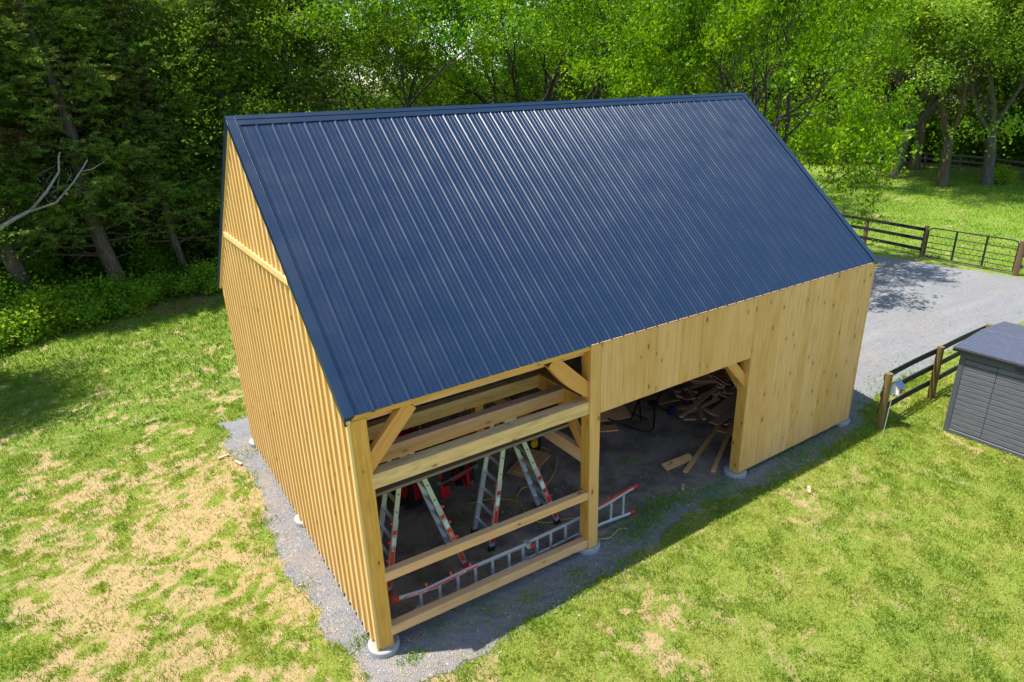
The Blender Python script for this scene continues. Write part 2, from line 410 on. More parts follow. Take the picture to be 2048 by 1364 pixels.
    ft = sstep(18.6, 20.2, gy+wob*.5-np.maximum(gx-6, 0)*.0)*sstep(26, 20, gx+wob)
    ft = np.maximum(ft, sstep(62, 64, gx+wob)); ft = np.maximum(ft, sstep(33, 36, gy+wob))
    mulch = np.exp(-(((gx-.1)/1.0)**2+((gy-19.2)/.7)**2))*1.3
    a = o.data.attributes.new('forest', 'FLOAT', 'POINT'); a.data.foreach_set('value', np.clip(np.maximum(ft, mulch), 0, 1).ravel().astype(np.float32))
    return tag(o, kind='structure')

def gravelmat(name, c1, c2, straw, strawc=(.50, .36, .22), ruts=False, dark=0):
    m, t, b = mat(name, .95, c1, 0, .2); N = NT(t)
    geo = N.n('ShaderNodeNewGeometry').outputs['Position']
    vo = N.n('ShaderNodeTexVoronoi'); vo.inputs['Scale'].default_value = 55; N.l(geo, vo.inputs['Vector'])
    sc = N.n('ShaderNodeSeparateColor'); N.l(vo.outputs['Color'], sc.inputs[0])
    n0 = N.noise(30, geo, 5, .7); n1 = N.noise(3, geo, 4, .65); n2 = N.noise(.7, geo, 3)
    col = N.mix(sc.outputs[0], c1, c2); col = N.mix(N.maprange(n0, .35, .7, 0, .5), col, tuple(x*.45 for x in c1))
    # scattered straw / shavings
    sv = N.noise(70, N.scalevec(geo, (1, .35, 1)), 3, .7)
    smask = N.math('MULTIPLY', N.maprange(sv, .50, .58), N.maprange(n1, .36, .60))
    col = N.mix(N.math('MULTIPLY', smask, straw), col, strawc)
    col = N.mix(N.maprange(n2, .45, .65, 0, straw*.6), col, tuple((a+b_)/2 for a, b_ in zip(strawc, c1)))
    tr = N.noise(1.0, N.scalevec(geo, (.22, 1.3, 1)), 3, .6)
    col = N.mix(N.maprange(tr, .5, .72, 0, .3), col, tuple(x*1.3 for x in c2))
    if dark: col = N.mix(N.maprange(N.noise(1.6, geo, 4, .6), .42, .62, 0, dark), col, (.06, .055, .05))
    N.l(col, b.inputs['Base Color'])
    h = N.math('ADD', N.math('MULTIPLY', vo.outputs['Distance'], -1.2), n0)
    if ruts:
        wv = N.n('ShaderNodeTexWave', _wave_type='BANDS', _bands_direction='DIAGONAL'); wv.inputs['Scale'].default_value = 2.6
        wv.inputs['Distortion'].default_value = 4; wv.inputs['Detail'].default_value = 3; N.l(geo, wv.inputs['Vector'])
        h = N.math('ADD', h, N.math('MULTIPLY', wv.outputs['Fac'], .9))
    N.bump(h, .9, .022, b)
    return m
OUT = []
def blob_sheet(name, outline, z, m, jag=.08, step=.06, seed=0, kind='structure'):
    """flat sheet whose outline is roughened at small scale"""
    pts = []
    n = len(outline)
    for i in range(n):
        a = np.array(outline[i], float); b = np.array(outline[(i+1) % n], float); L = np.linalg.norm(b-a); k = max(1, int(L/step))
        for j in range(k): pts.append(a+(b-a)*j/k)
    P = np.array(pts); T = np.roll(P, -1, 0)-np.roll(P, 1, 0); Nn = np.stack([T[:, 1], -T[:, 0]], 1)
    Nn /= np.linalg.norm(Nn, axis=1)[:, None]+1e-9
    k = (fbm(P[:, 0]*2.1+seed, P[:, 1]*2.1, 2)-.5)*5+(vn(P[:, 0]*9+seed, P[:, 1]*9)-.5)*1.6
    P = P+Nn*(k*jag)[:, None]
    OUT.append(P.copy())
    import bmesh
    bm = bmesh.new(); vs = [bm.verts.new((p[0], p[1], z)) for p in P]; f = bm.faces.new(vs)
    bmesh.ops.recalc_face_normals(bm, faces=[f])
    if f.normal.z < 0: f.normal_flip()
    bmesh.ops.triangulate(bm, faces=[f])
    me = bpy.data.meshes.new(name); bm.to_mesh(me); bm.free(); me.materials.append(m)
    o = bpy.data.objects.new(name, me); C.objects.link(o); return tag(o, kind=kind)
blob_sheet('gravel_driveway', [(10.7, .1), (12.9, .35), (15, .5), (18, .55), (22, .3), (26, -.6), (26.2, 2.4), (26.0, 4.2), (25.7, 6.4), (25.8, 7.6), (24.2, 8.3), (20, 8.3), (10, 9), (-.4, 8.4), (-.3, 7.2), (10.7, 7.2)], .003,
           gravelmat('driveway_gravel', (.24, .25, .268), (.30, .307, .322), .3), .07, seed=3)
blob_sheet('gravel_pad', [(-.62, 7.6), (-.42, 6.2), (-.24, 5.0), (-.48, 4.0), (-.6, 3.0), (-.42, 2.0), (-.45, 1.0), (-.22, .1), (-.2, -.6), (.6, -.72), (1.6, -.66), (2.8, -.55), (4.0, -.5), (4.9, -.42), (6.2, -.2), (7.4, -.38), (8.6, -.45), (10, -.4), (11.3, -.3), (11.6, .2), (11.4, 7.5)], .0065,
           gravelmat('barn_gravel', (.19, .2, .22), (.28, .285, .3), .75, ruts=True), .06, seed=9)
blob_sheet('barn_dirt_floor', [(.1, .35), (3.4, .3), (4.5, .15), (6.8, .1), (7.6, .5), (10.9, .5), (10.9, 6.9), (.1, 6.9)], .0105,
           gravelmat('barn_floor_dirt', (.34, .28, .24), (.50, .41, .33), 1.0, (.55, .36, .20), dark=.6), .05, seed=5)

mm, mt, mbs = mat('bark_mulch', .95, (.2, .1, .05), 0, .1); MN = NT(mt); mg = MN.n('ShaderNodeNewGeometry').outputs['Position']
MN.l(MN.mix(MN.maprange(MN.noise(14, mg, 4, .7), .35, .65), (.10, .05, .028), (.34, .19, .10)), mbs.inputs['Base Color']); MN.bump(MN.noise(20, mg, 3), .8, .03, mbs)
blob_sheet('mulch_patch', [(-1.3, 18.6), (-.3, 18.3), (.9, 18.5), (1.7, 19.2), (1.4, 19.9), (.2, 20.2), (-.8, 19.5)], .012, mm, .12, seed=4)
make_ground()
# ---------------------------------------------------------------- grass
def blades(name, x, y, h, w, m, label=None, z0=0.0, seed=1, lean=.6, tone=None):
    r = np.random.default_rng(seed); n = len(x)
    a = r.random(n)*2*np.pi; la = r.random(n)*2*np.pi; ll = h*lean*r.random(n)
    dx = np.cos(a)*w/2; dy = np.sin(a)*w/2
    V = np.empty((n, 4, 3), np.float32)
    mx = x+np.cos(la)*ll*.35; my = y+np.sin(la)*ll*.35
    V[:, 0] = np.stack([x-dx, y-dy, np.full(n, z0)], 1); V[:, 1] = np.stack([x+dx, y+dy, np.full(n, z0)], 1)
    V[:, 2] = np.stack([mx+dx*.8, my+dy*.8, z0+h*.62], 1)
    V[:, 3] = np.stack([x+np.cos(la)*ll, y+np.sin(la)*ll, z0+h*np.sqrt(np.maximum(.1, 1-(ll/h)**2*.6))], 1)
    F = np.arange(n*4).reshape(n, 4)
    o = np_mesh(name, V.reshape(-1, 3), F, m, rnd=r.random(n) if tone is None else np.clip(tone+.35*r.random(n), 0, 1))
    return o
def in_gravel(x, y):
    jx = rng.normal(0, .035, len(x)); jy = rng.normal(0, .035, len(x))
    g = in_poly(OUT[0], x+jx, y+jy) | in_poly(OUT[1], x+jx, y+jy)
    return g & (rng.random(len(x)) > .012)
def make_lawn():
    cx, cy = -2.0, -6.6
    xs, ys, hs = [], [], []
    for (x0, x1, y0, y1, dens) in ((-8, 0.3, -4, 9.5, 2300), (-.5, 15, -6.5, .8, 2300), (-9, 3, 9.5, 20.5, 900), (10, 27, -4, .9, 900)):
        n = int((x1-x0)*(y1-y0)*dens); x = rng.uniform(x0, x1, n); y = rng.uniform(y0, y1, n)
        d = np.hypot(x-cx, y-cy); fwd = (x-cx)*math.sin(.575)+(y-cy)*math.cos(.575); side = (x-cx)*math.cos(.575)-(y-cy)*math.sin(.575)
        vis = (np.abs(side) < fwd*.9+3.5) & (fwd > 3.0)
        st = straw_mask(x, y)
        tuft = sstep(.45, .62, fbm(x*5+9, y*5+2, 3))
        p = np.clip((1-st)*.7+.2+.35*tuft*(1-st*.75), 0, 1)*np.clip(9.5/d, .35, 1)
        keep = vis & (rng.random(n) < p) & ~in_gravel(x, y)
        x, y, st, tuft = x[keep], y[keep], st[keep], tuft[keep]
        xs.append(x); ys.append(y); hs.append((.022+.03*rng.random(len(x))+.03*tuft)*(1+.7*sstep(9, 12, y)))
    x = np.concatenate(xs); y = np.concatenate(ys); h = np.concatenate(hs)
    w = .007+.0035*rng.random(len(x)); w = w*np.clip(np.hypot(x-cx, y-cy)/11, 1, 2.2)
    o = blades('lawn_grass', x, y, h, w, M['grass'], seed=5, lean=.9, tone=.68*(1-lush_mask(x, y)*.85))
    tag(o, 'short patchy yellow-green lawn grass around the barn', 'grass', kind='stuff')
    # tufts growing through the gravel in front and beside the posts
    xs, ys, hs = [], [], []
    spots = [(.35, -.28, .12, 160), (-.12, .35, .12, 150), (-.05, -.6, .08, 80), (.9, -.05, .2, 110), (1.6, -.15, .2, 160), (2.3, -.28, .16, 120), (3.1, -.3, .15, 120), (3.9, -.55, .2, 200), (4.6, -.1, .28, 420), (5.0, .05, .3, 520),
             (5.5, .25, .25, 380), (6.0, .15, .3, 420), (6.7, -.1, .3, 420), (7.9, -.45, .3, 380), (8.8, -.2, .35, 420), (9.5, -.25, .35, 360), (10.4, -.4, .4, 420), (2.2, .9, .2, 60), (6.0, 1.6, .15, 80), (.9, -.95, .25, 260), (2.0, -.75, .3, 320), (3.0, -.75, .35, 400),
             (-.5, 3.9, .1, 60), (-.45, 1.9, .12, 70), (-.3, 6.6, .25, 150), (-.4, 5.6, .15, 70), (1.0, 1.0, .25, 90), (2.5, 1.9, .3, 90), (-.75, 3.0, .15, 90), (11.3, -.35, .35, 420), (12.2, .1, .5, 500), (13.6, .2, .6, 600), (15.0, .3, .7, 500), (9.9, 1.0, .3, 30)]
    for cx_, cy_, s_, n in spots:
        xs.append(rng.normal(cx_, s_, n)); ys.append(rng.normal(cy_, s_*.6, n)); hs.append(.03+.05*rng.random(n))
    x = np.concatenate(xs); y = np.concatenate(ys); h = np.concatenate(hs)
    o = blades('weed_grass', x, y, h, .009+.004*rng.random(len(x)), M['grass_past'], seed=6, z0=.012, lean=.9)
    tag(o, 'loose green weeds and grass sprouting through the gravel edge', 'weeds', kind='stuff')
    # pasture
    n = 170000; x = rng.uniform(26.6, 62, n); y = rng.uniform(-2, 34, n)
    keep = (rng.random(n) < np.clip(34/np.hypot(x-cx, y-cy), .3, 1)*(.35+.65*sstep(.4, .6, fbm(x*.8, y*.8, 3))))
    side = (x-cx)*math.cos(.575)-(y-cy)*math.sin(.575); fwd = (x-cx)*math.sin(.575)+(y-cy)*math.cos(.575)
    keep &= (side < fwd*.85) & (side > fwd*.22)
    x, y = x[keep], y[keep]
    o = blades('pasture_grass', x, y, .05+.06*rng.random(len(x)), .03+.02*rng.random(len(x)), M['grass_past'], seed=8, lean=1.0)
    tag(o, 'bright green pasture grass beyond the gate', 'grass', kind='stuff')
make_lawn()

def litter():
    # loose stones thinning out from the gravel into the grass
    r = np.random.default_rng(77); n = 26000
    x = r.uniform(-1.6, 13.5, n); y = r.uniform(-1.6, 8.5, n)
    c = np.zeros(n)
    for k in range(6): c += in_poly(OUT[1], x+r.normal(0, .16, n), y+r.normal(0, .16, n))/6
    d = ~((x > .1) & (x < 10.9) & (y > .4))
    k = (r.random(n) < np.where((c > .05), .25+.5*(c < .9), 0)) & d; x, y = x[k], y[k]; n = len(x)
    s = .006+.012*r.random(n)**2; base = np.array([(1, 0, 0), (0, 1, 0), (-1, 0, 0), (0, -1, 0), (0, 0, .7)])
    a = r.random(n)*6.28; ca, sa = np.cos(a), np.sin(a)
    V = np.empty((n, 5, 3)); q = base*1.0
    V[..., 0] = (q[:, 0]*ca[:, None]-q[:, 1]*sa[:, None]*.7)*s[:, None]+x[:, None]
    V[..., 1] = (q[:, 0]*sa[:, None]+q[:, 1]*ca[:, None]*.7)*s[:, None]+y[:, None]
    V[..., 2] = q[:, 2]*s[:, None]+.007
    F = (np.arange(n)[:, None, None]*5+np.array([(0, 1, 4), (1, 2, 4), (2, 3, 4), (3, 0, 4)])[None]).reshape(-1, 3)
    m, t, b = mat('loose_stone', .9, (.36, .36, .37), 0, .2); N = NT(t)
    N.l(N.mix(N.attr('rnd'), (.16, .17, .19), (.50, .49, .47)), b.inputs['Base Color'])
    o = np_mesh('loose_stones', V.reshape(-1, 3), F, m, rnd=np.repeat(r.random(n), 4)); tag(o, 'loose grey stones thinning out from the gravel into the lawn', 'stones', kind='stuff')
    # straw and shavings
    X, Y = [], []
    for cx, cy, sx, sy, n in ((13.5, 2.5, 2.2, 1.4, 900), (17, 2, 3, 1.2, 900), (22, 2.5, 3, 2, 900), (.2, -.7, .5, .35, 220), (-.7, 5.5, .35, 1.5, 300), (-.6, 2.2, .3, 1.3, 240), (6.9, 1.2, .8, .5, 900), (6.2, .2, .9, .3, 500), (5.0, 2.4, .8, .7, 700), (9.2, 2.3, .9, .6, 700), (3.5, 1.4, .6, .5, 400), (8.4, -.5, 1.2, .2, 400), (2.5, -.4, 1.5, .2, 350), (11.5, -.6, .5, .3, 250)):
        X.append(r.normal(cx, sx, n)); Y.append(r.normal(cy, sy, n))
    x = np.concatenate(X); y = np.concatenate(Y); n = len(x); a = r.random(n)*3.14; l = .012+.04*r.random(n)**2; w_ = .003+.004*r.random(n)
    l *= 1+.2*(x > 12); w_ *= 1+.2*(x > 12)
    dx, dy = np.cos(a)*l, np.sin(a)*l; px, py = -np.sin(a)*w_, np.cos(a)*w_; z = .014+.01*r.random(n)
    V = np.stack([np.stack([x-dx, y-dy, z], 1), np.stack([x+px, y+py, z+.006], 1), np.stack([x+dx, y+dy, z], 1), np.stack([x-px, y-py, z], 1)], 1)
    m, t, b = mat('straw_bits', .8, (.6, .45, .25), 0, .2); N = NT(t)
    N.l(N.mix(N.attr('rnd'), (.42, .27, .13), (.74, .56, .32)), b.inputs['Base Color'])
    o = np_mesh('straw_litter', V.reshape(-1, 3), np.arange(n*4).reshape(-1, 4), m, rnd=r.random(n)); tag(o, 'scattered straw and wood shavings on gravel and barn floor', 'straw', kind='stuff')
litter()

# ---------------------------------------------------------------- barn
L, W = 10.97, 7.02
RZ, RY, EZ, EY = 6.79, 3.552, 3.623, -.027
slope = (RZ-EZ)/(RY-EY)
def roof_z(y): return RZ-abs(y-RY)*slope
def build_barn():
    B = empty('timber_barn', (0, 0, 0))
    tag(B, 'unfinished yellow pine barn with a navy ribbed metal roof and open front bays', 'barn')
    X1, X2 = 3.60, 7.287; HW = .19
    fz = .12
    # footings
    fpos = [(.12, .12), (X1+.1, .12), (X2+.1, .12), (L-.1, .12), (.12, RY), (.12, W-.1), (X1+.1, W-.1), (X2+.1, W-.1), (L-.1, W-.1), (L-.1, RY), (X1+.1, RY), (X2+.1, RY)]
    for x, y in fpos:
        mb = MB(); mb.tube([(x, y, -.15), (x, y, .085), (x, y, .10)], [.215, .215, .203], 28)
        mb.build('concrete_footing', M['concrete'], B)
    # posts
    for i, (x, y) in enumerate(fpos):
        cx = {0.12: .131, L-.1: L-.105}.get(x, x); s = .19
        top = 3.54 if (y < .5 or y > 6) else (2.57 if 0 < i < 12 and x in (X1+.1, X2+.1) else 6.4)
        if y > .5 and y < 6 and x not in (X1+.1, X2+.1): top = 6.3
        mb = MB(); yy = s/2+.002 if y < .5 else (W-.03-s/2 if y > 6 else y)
        mb.box(cx-s/2, cx+s/2, yy-s/2, yy+s/2, .1, top, axis='z', bev=.006)
        mb.build('post', M['post'], B)
    # eave plates, ridge, cross beams
    def bm_(name, a, b, w_, h_, m, up=(0, 0, 1), bev=.006):
        mb = MB(); mb.beam(a, b, w_, h_, up, bev=bev); return mb.build(name, m, B)
    bm_('eave_beam', (.03, .045, 3.59), (L, .045, 3.59), .09, .09, M['post'])
    bm_('eave_beam', (.13, .17, 3.5), (L, .17, 3.5), .06, .14, M['joist'])
    bm_('eave_beam', (.0, W-.12, 3.445), (L, W-.12, 3.445), .19, .2, M['post'])
    bm_('tie_beam', (.2, .095, 2.66), (X1, .095, 2.628), .19, .20, M['beam'])
    for yj in (.685, 1.335, 2.0, 2.66):
        bm_('joist', (.03, yj, 2.61), (X1, yj, 2.61), .15, .215, M['beam'] if abs(yj-1.34) < .01 else M['joist'])
    for x in (X1+.1, X2+.1):
        bm_('cross_beam', (x, .2, 2.59), (x, W-.25, 2.59), .19, .27, M['post'])
        if x < 5: bm_('girt', (x-.03, .2, 1.71), (x-.03, RY-.1, 1.71), .1, .23, M['joist'])
    bm_('cross_beam', (.13, .2, 2.57), (.13, W-.25, 2.57), .14, .27, M['post'])
    bm_('tie_beam', (X1+.2, W-.15, 2.73), (L-.2, W-.15, 2.73), .2, .3, M['beam'])
    bm_('loft_beam', (.2, RY, 2.44), (X1, RY, 2.44), .18, .2, M['post'])
    # horizontal rails of the open bay
    bm_('rail', (.2, .05, 1.22), (X1-.0, .05, 1.095), .12, .135, M['rail'])
    bm_('rail', (.2, .06, .325), (X1-.0, .06, .18), .13, .15, M['rail'])
    # braces
    def brace(a, b, w_=.095, h_=.19, arch=0, up=None):
        mb = MB(); a = Vector(a); b = Vector(b); up = Vector(up or (0, -1, 0)).normalized()
        d = (b-a).normalized(); sidev = d.cross(up).normalized()
        if not arch:
            mb.beam(a, b, h_, w_, up)
        else:
            n = 8; ps = [a.lerp(b, k/n)+sidev*math.sin(math.pi*k/n)*arch for k in range(n+1)]; r = .5
            hw = h_/2
            for k in range(n):
                p, q = ps[k], ps[k+1]
                A = [p-sidev*hw, p+(a.lerp(b, k/n)-p)+sidev*hw, q+(a.lerp(b, (k+1)/n)-q)+sidev*hw, q-sidev*hw]
                fr = [v+up*w_/2 for v in A]; bk = [v-up*w_/2 for v in A]; l0 = k*.15; l1 = l0+.15
                mb.poly(fr, [(l0, 0), (l0, h_), (l1, h_), (l1, 0)], r); mb.poly(bk[::-1], [(l1, 0), (l1, h_), (l0, h_), (l0, 0)], r)
                mb.poly([fr[0], fr[3], bk[3], bk[0]], [(l0, 0), (l1, 0), (l1, .1), (l0, .1)], r)
                mb.poly([fr[2], fr[1], bk[1], bk[2]], [(l0, 0), (l1, 0), (l1, .1), (l0, .1)], r)
        return mb.build('brace', M['brace'], B)
    M['brace'] = wood('orange_braces', (.66, .34, .085), (.68, .38, .11), (.5, .23, .04), .7)
    brace((.17, .075, 2.86), (.80, .075, 3.53), .11, .19)
    brace((X1+.06, .075, 2.86), (2.94, .075, 3.54), .11, .19, arch=-.05)
    for x in (X1+.1, X2+.1):
        brace((x-.02, .12, 1.80), (x-.02, .95, 2.62), .09, .17, up=(-1, 0, 0))
    brace((X2+.08, .1, 1.95), (X2-.62, .1, 2.66), .11, .18)
    brace((X2+.1, 3.46, 1.8), (X2+.1, 2.7, 2.6), .09, .17, up=(-1, 0, 0))
    brace((X1+.1, 3.46, 1.8), (X1+.1, 2.7, 2.6), .09, .17, up=(-1, 0, 0))
    # ---- front siding: upright boards
    mb = MB(); x = X1+.001; hd = 2.50
    mb.box(X1+.001, X1+.195, -.026, -.001, fz-.02, 3.635, axis='z', bev=.0015)
    x = X1+.199
    while x < L-.01:
        wd = random.choice([.19, .235, .235, .24, .285]);
        x1 = min(x+wd, L+.0)
        if x < X2-.02 and x1 > X2-.03: x1 = X2
        if L-x1 < .07: x1 = L
        z0 = hd+random.uniform(-.002, .002) if x < X2-.02 else fz+random.uniform(-.004, .004)
        t = random.uniform(-.0015, .0015)
        mb.box(x+.0008, x1-.0008, -.025+t, -.001, z0, 3.635, axis='z', bev=.0022)
        x = x1
    mb.build('front_siding', M['siding'], B)
    # ---- left and right gable: boards and battens, back wall boards
    def gable(x0, sgn, name):
        mb = MB(); r = [random.random() for _ in range(60)]
        y = .0; k = 0; st = .234; zs = 4.86
        def slab(y0, y1, xa, xb, z0, zlim_off, rr, mi=0, zcap=None):
            # upright piece with its head cut to the roof slope
            ys = [y0, y1] if not (y0 < RY < y1) else [y0, RY, y1]
            for a, b in zip(ys[:-1], ys[1:]):
                za, zb = roof_z(a)-zlim_off, roof_z(b)-zlim_off
                if zcap: za, zb = min(za, zcap), min(zb, zcap)
                if max(za, zb) <= z0+.01: continue
                za = max(za, z0+.001); zb = max(zb, z0+.001)
                o = rr*40
                P = lambda xx, yy, zz: (xx, yy, zz)
                mb.poly([P(xb, a, z0), P(xb, b, z0), P(xb, b, zb), P(xb, a, za)], [(z0+o, a), (z0+o, b), (zb+o, b), (za+o, a)], rr, mi)
                mb.poly([P(xa, a, z0), P(xb, a, z0), P(xb, a, za), P(xa, a, za)], [(z0+o, .3), (z0+o, .33), (za+o, .33), (za+o, .3)], rr, mi)
                mb.poly([P(xa, b, z0), P(xa, b, zb), P(xb, b, zb), P(xb, b, z0)], [(z0+o, .3), (zb+o, .3), (zb+o, .33), (z0+o, .33)], rr, mi)
                mb.poly([P(xa, a, z0), P(xa, b, z0), P(xb, b, z0), P(xb, a, z0)], None, rr, mi)
                mb.poly([P(xa, a, z0), P(xa, a, za), P(xa, b, zb), P(xa, b, z0)], [(z0+o, a), (za+o, a), (zb+o, b), (z0+o, b)], rr, mi)
        for k in range(int(W/st)+1):
            y0 = k*st; y1 = min(y0+st-.004, W)
            if y1-y0 < .02: continue
            xa, xb = (x0, x0-.022) if sgn < 0 else (x0, x0+.022)
            slab(y0, y1, xa, xb, fz+.02, .06, r[k], 0, zs)
            slab(y0, y1, xa-.012*0, xb+sgn*.012, zs, .06, random.random(), 0)
            bw = .062
            yb = k*st; ya0, ya1 = (yb-bw/2, yb+bw/2) if k else (.0, .06)
            slab(ya0, ya1, xb, xb+sgn*.028, fz-.03+random.uniform(-.02, .012), .075, random.random(), 1, zs-.04)
            slab(ya0, ya1, xb+sgn*.012, xb+sgn*.036, zs+.05, .075, random.random(), 1)
        o = mb.build(name, [M['gable'], M['batten']], B)
        mb = MB()
        dyy = (RZ-.12-zs)/slope
        mb.box(min(x0+sgn*.023, x0+sgn*.072), max(x0+sgn*.023, x0+sgn*.072), RY-dyy+.10, RY+dyy-.10, zs-.045, zs+.045, axis='y')
        mb.build('skirt_board', M['batten'], B)
        # pale rake board under the roof metal
        for s in (-1, 1):
            mb = MB(); a = Vector((x0+sgn*.045, RY+s*.0, RZ-.085)); b = Vector((x0+sgn*.045, RY+s*(RY-EY), EZ-.085))
            mb.beam(a, b, .05, .09, (0, 0, 1)); mb.build('rake_board', M['batten'], B)
    gable(.037, -1, 'gable_siding'); gable(L-.037, 1, 'gable_siding')
    mb = MB(); x = 0
    while x < L-.02:
        mb.box(x+.001, min(x+.234, L)-.001, W-.002, W+.023, fz, 3.5, axis='z', bev=.002); x += .234
    mb.build('back_siding', M['siding'], B)
    # rafters and purlins (underside of the roof)
    mb = MB()
    for x in np.arange(.1, L, .61):
        for s in (-1, 1):
            mb.beam((x, RY, RZ-.2), (x, RY+s*(RY-.1), 3.62-.02), .05, .16)
    mb.build('rafters', M['joist'], B)
    # ---- metal roof: ribbed sheets, one mesh per slope
    def roofside(s):
        # profile across x : list of (x, h)
        prof = []; x = -.04; pitch = .2286; x_end = L+.04
        prof.append((x, 0)); k = 0
        xs = .10
        while xs < x_end-.05:
            # major rib
            prof += [(xs-.026, 0), (xs-.013, .010), (xs-.006, .018), (xs+.006, .018), (xs+.013, .010), (xs+.026, 0)]
            for q in (1, 2):
                m_ = xs+pitch*q/3
                if m_ < x_end-.03: prof += [(m_-.0098, 0), (m_-.003, .006), (m_+.003, .006), (m_+.0098, 0)]
            xs += pitch
        prof.append((x_end, 0))
        nrm = Vector((0, s*slope, 1)).normalized()   # outward
        e = Vector((0, RY+s*(RY-EY), EZ)); rdg = Vector((0, RY, RZ))
        V = []; F = []
        for i, (x, h) in enumerate(prof):
            for base in (e, rdg):
                V.append(tuple(base+Vector((x, 0, 0))+nrm*h)); 
            for base in (e, rdg):
                V.append(tuple(base+Vector((x, 0, 0))+nrm*(h-.004)))
        for i in range(len(prof)-1):
            a = i*4; b = a+4
            F.append((a, b, b+1, a+1)); F.append((a+2, a+3, b+3, b+2)); F.append((a, a+2, b+2, b))
        # screws
        me_pts = []
        dirv = (rdg-e)
        for t in (.035, .16, .29, .42, .55, .68, .81, .94):
            xs = .10+.045
            while xs < x_end-.1:
                p = e+dirv*t+Vector((xs, 0, 0)); u = Vector((1, 0, 0)); v = dirv.normalized(); b = len(V); r_ = .0075
                for hh, rr in ((.0, r_), (.006, r_*.7)):
                    for q in range(6):
                        V.append(tuple(p+nrm*hh+(u*math.cos(q*1.047)+v*math.sin(q*1.047))*rr))
                for q in range(6): F.append((b+q, b+(q+1) % 6, b+6+(q+1) % 6, b+6+q))
                F.append(tuple(b+6+q for q in range(6)))
                xs += pitch
        me = bpy.data.meshes.new('metal_roof'); me.from_pydata(V, [], F); me.materials.append(M['roof']); me.update()
        import bmesh
        bm = bmesh.new(); bm.from_mesh(me); bmesh.ops.recalc_face_normals(bm, faces=bm.faces[:]); bm.to_mesh(me); bm.free()
        o = bpy.data.objects.new('metal_roof', me); C.objects.link(o); o.parent = B
    roofside(-1); roofside(1)
    # trims: flat rake flashing on each end + ridge cap
    for xe, sg in ((-.052, 1), (L+.052, -1)):
        for s in (-1, 1):
            nrm = Vector((0, s*slope, 1)).normalized(); e = Vector((xe, RY+s*(RY-EY+.004), EZ-.003)); rd = Vector((xe, RY, RZ))
            mb = MB(); wv = Vector((sg*.135, 0, 0)); h1 = .024
            q = [e+nrm*h1, e+wv+nrm*h1, rd+wv+nrm*h1, rd+nrm*h1]
            mb.poly(q); 
            mb.poly([e+wv+nrm*h1, e+wv+nrm*.001, rd+wv+nrm*.001, rd+wv+nrm*h1])
            dn = Vector((0, 0, -.10))
            mb.poly([e+nrm*h1, rd+nrm*h1, rd+dn, e+dn])
            lip = Vector((sg*.02, 0, 0)); mb.poly([e+dn, rd+dn, rd+dn+lip, e+dn+lip])
            mb.poly([e+nrm*h1, e+dn, e+dn+lip, e+wv+nrm*h1])
            # small fold bead
            mb.beam(e+wv*.93+nrm*(h1+.003), rd+wv*.93+nrm*(h1+.003), .012, .006, nrm)
            mb.build('rake_flashing', M['rooftrim'], B)
    mb = MB()
    for s in (-1, 1):
        nrm = Vector((0, s*slope, 1)).normalized(); dv = Vector((0, s, -slope)).normalized()
        a = Vector((-.055, RY, RZ+.035)); b = Vector((L+.055, RY, RZ+.035))
        mb.poly([a, b, b+dv*.075+nrm*.0, a+dv*.075] if s > 0 else [a+dv*.075, b+dv*.075, b, a])
        a1, b1 = a+dv*.075, b+dv*.075
        a2, b2 = a1-nrm*.008, b1-nrm*.008
        mb.poly([a1, b1, b2, a2]); a3, b3 = a2+dv*.10, b2+dv*.10
        mb.poly([a2, b2, b3, a3]); a4, b4 = a3-nrm*.018, b3-nrm*.018; mb.poly([a3, b3, b4, a4])
    for xe in (-.055, L+.055):
        mb.poly([(xe, RY, RZ+.035), (xe, RY-.13, RZ+.035-.13*slope-.02), (xe, RY, RZ-.06), (xe, RY+.13, RZ+.035-.13*slope-.02)])
    for xj in (3.1, 6.2, 9.3):
        for s in (-1, 1):
            nrm = Vector((0, s*slope, 1)).normalized(); dv = Vector((0, s, -slope)).normalized(); a = Vector((xj, RY, RZ+.036))
            mb.beam(a, a+dv*.17, .012, .004, nrm)
    mb.build('ridge_cap', M['rooftrim'], B)
    return B
build_barn()

# ---------------------------------------------------------------- text helper
def text_mesh(s, size, name, m, parent, mw, depth=.001):
    cu = bpy.data.curves.new(name, 'FONT'); cu.body = s; cu.size = size; cu.extrude = depth
    cu.align_x = 'LEFT'; cu.align_y = 'CENTER'; cu.resolution_u = 2
    o = bpy.data.objects.new(name, cu); C.objects.link(o)
    dg = bpy.context.evaluated_depsgraph_get(); me = bpy.data.meshes.new_from_object(o.evaluated_get(dg))
    bpy.data.objects.remove(o); me.materials.clear(); me.materials.append(m)
    me.transform(mw); r = bpy.data.objects.new(name, me); C.objects.link(r); r.parent = parent; return r
def frame_at(o, xdir, ydir):
    x = Vector(xdir).normalized(); y = Vector(ydir); y = (y-x*y.dot(x)).normalized(); z = x.cross(y)
    m = Matrix((x, y, z)).transposed().to_4x4(); m.translation = o; return m

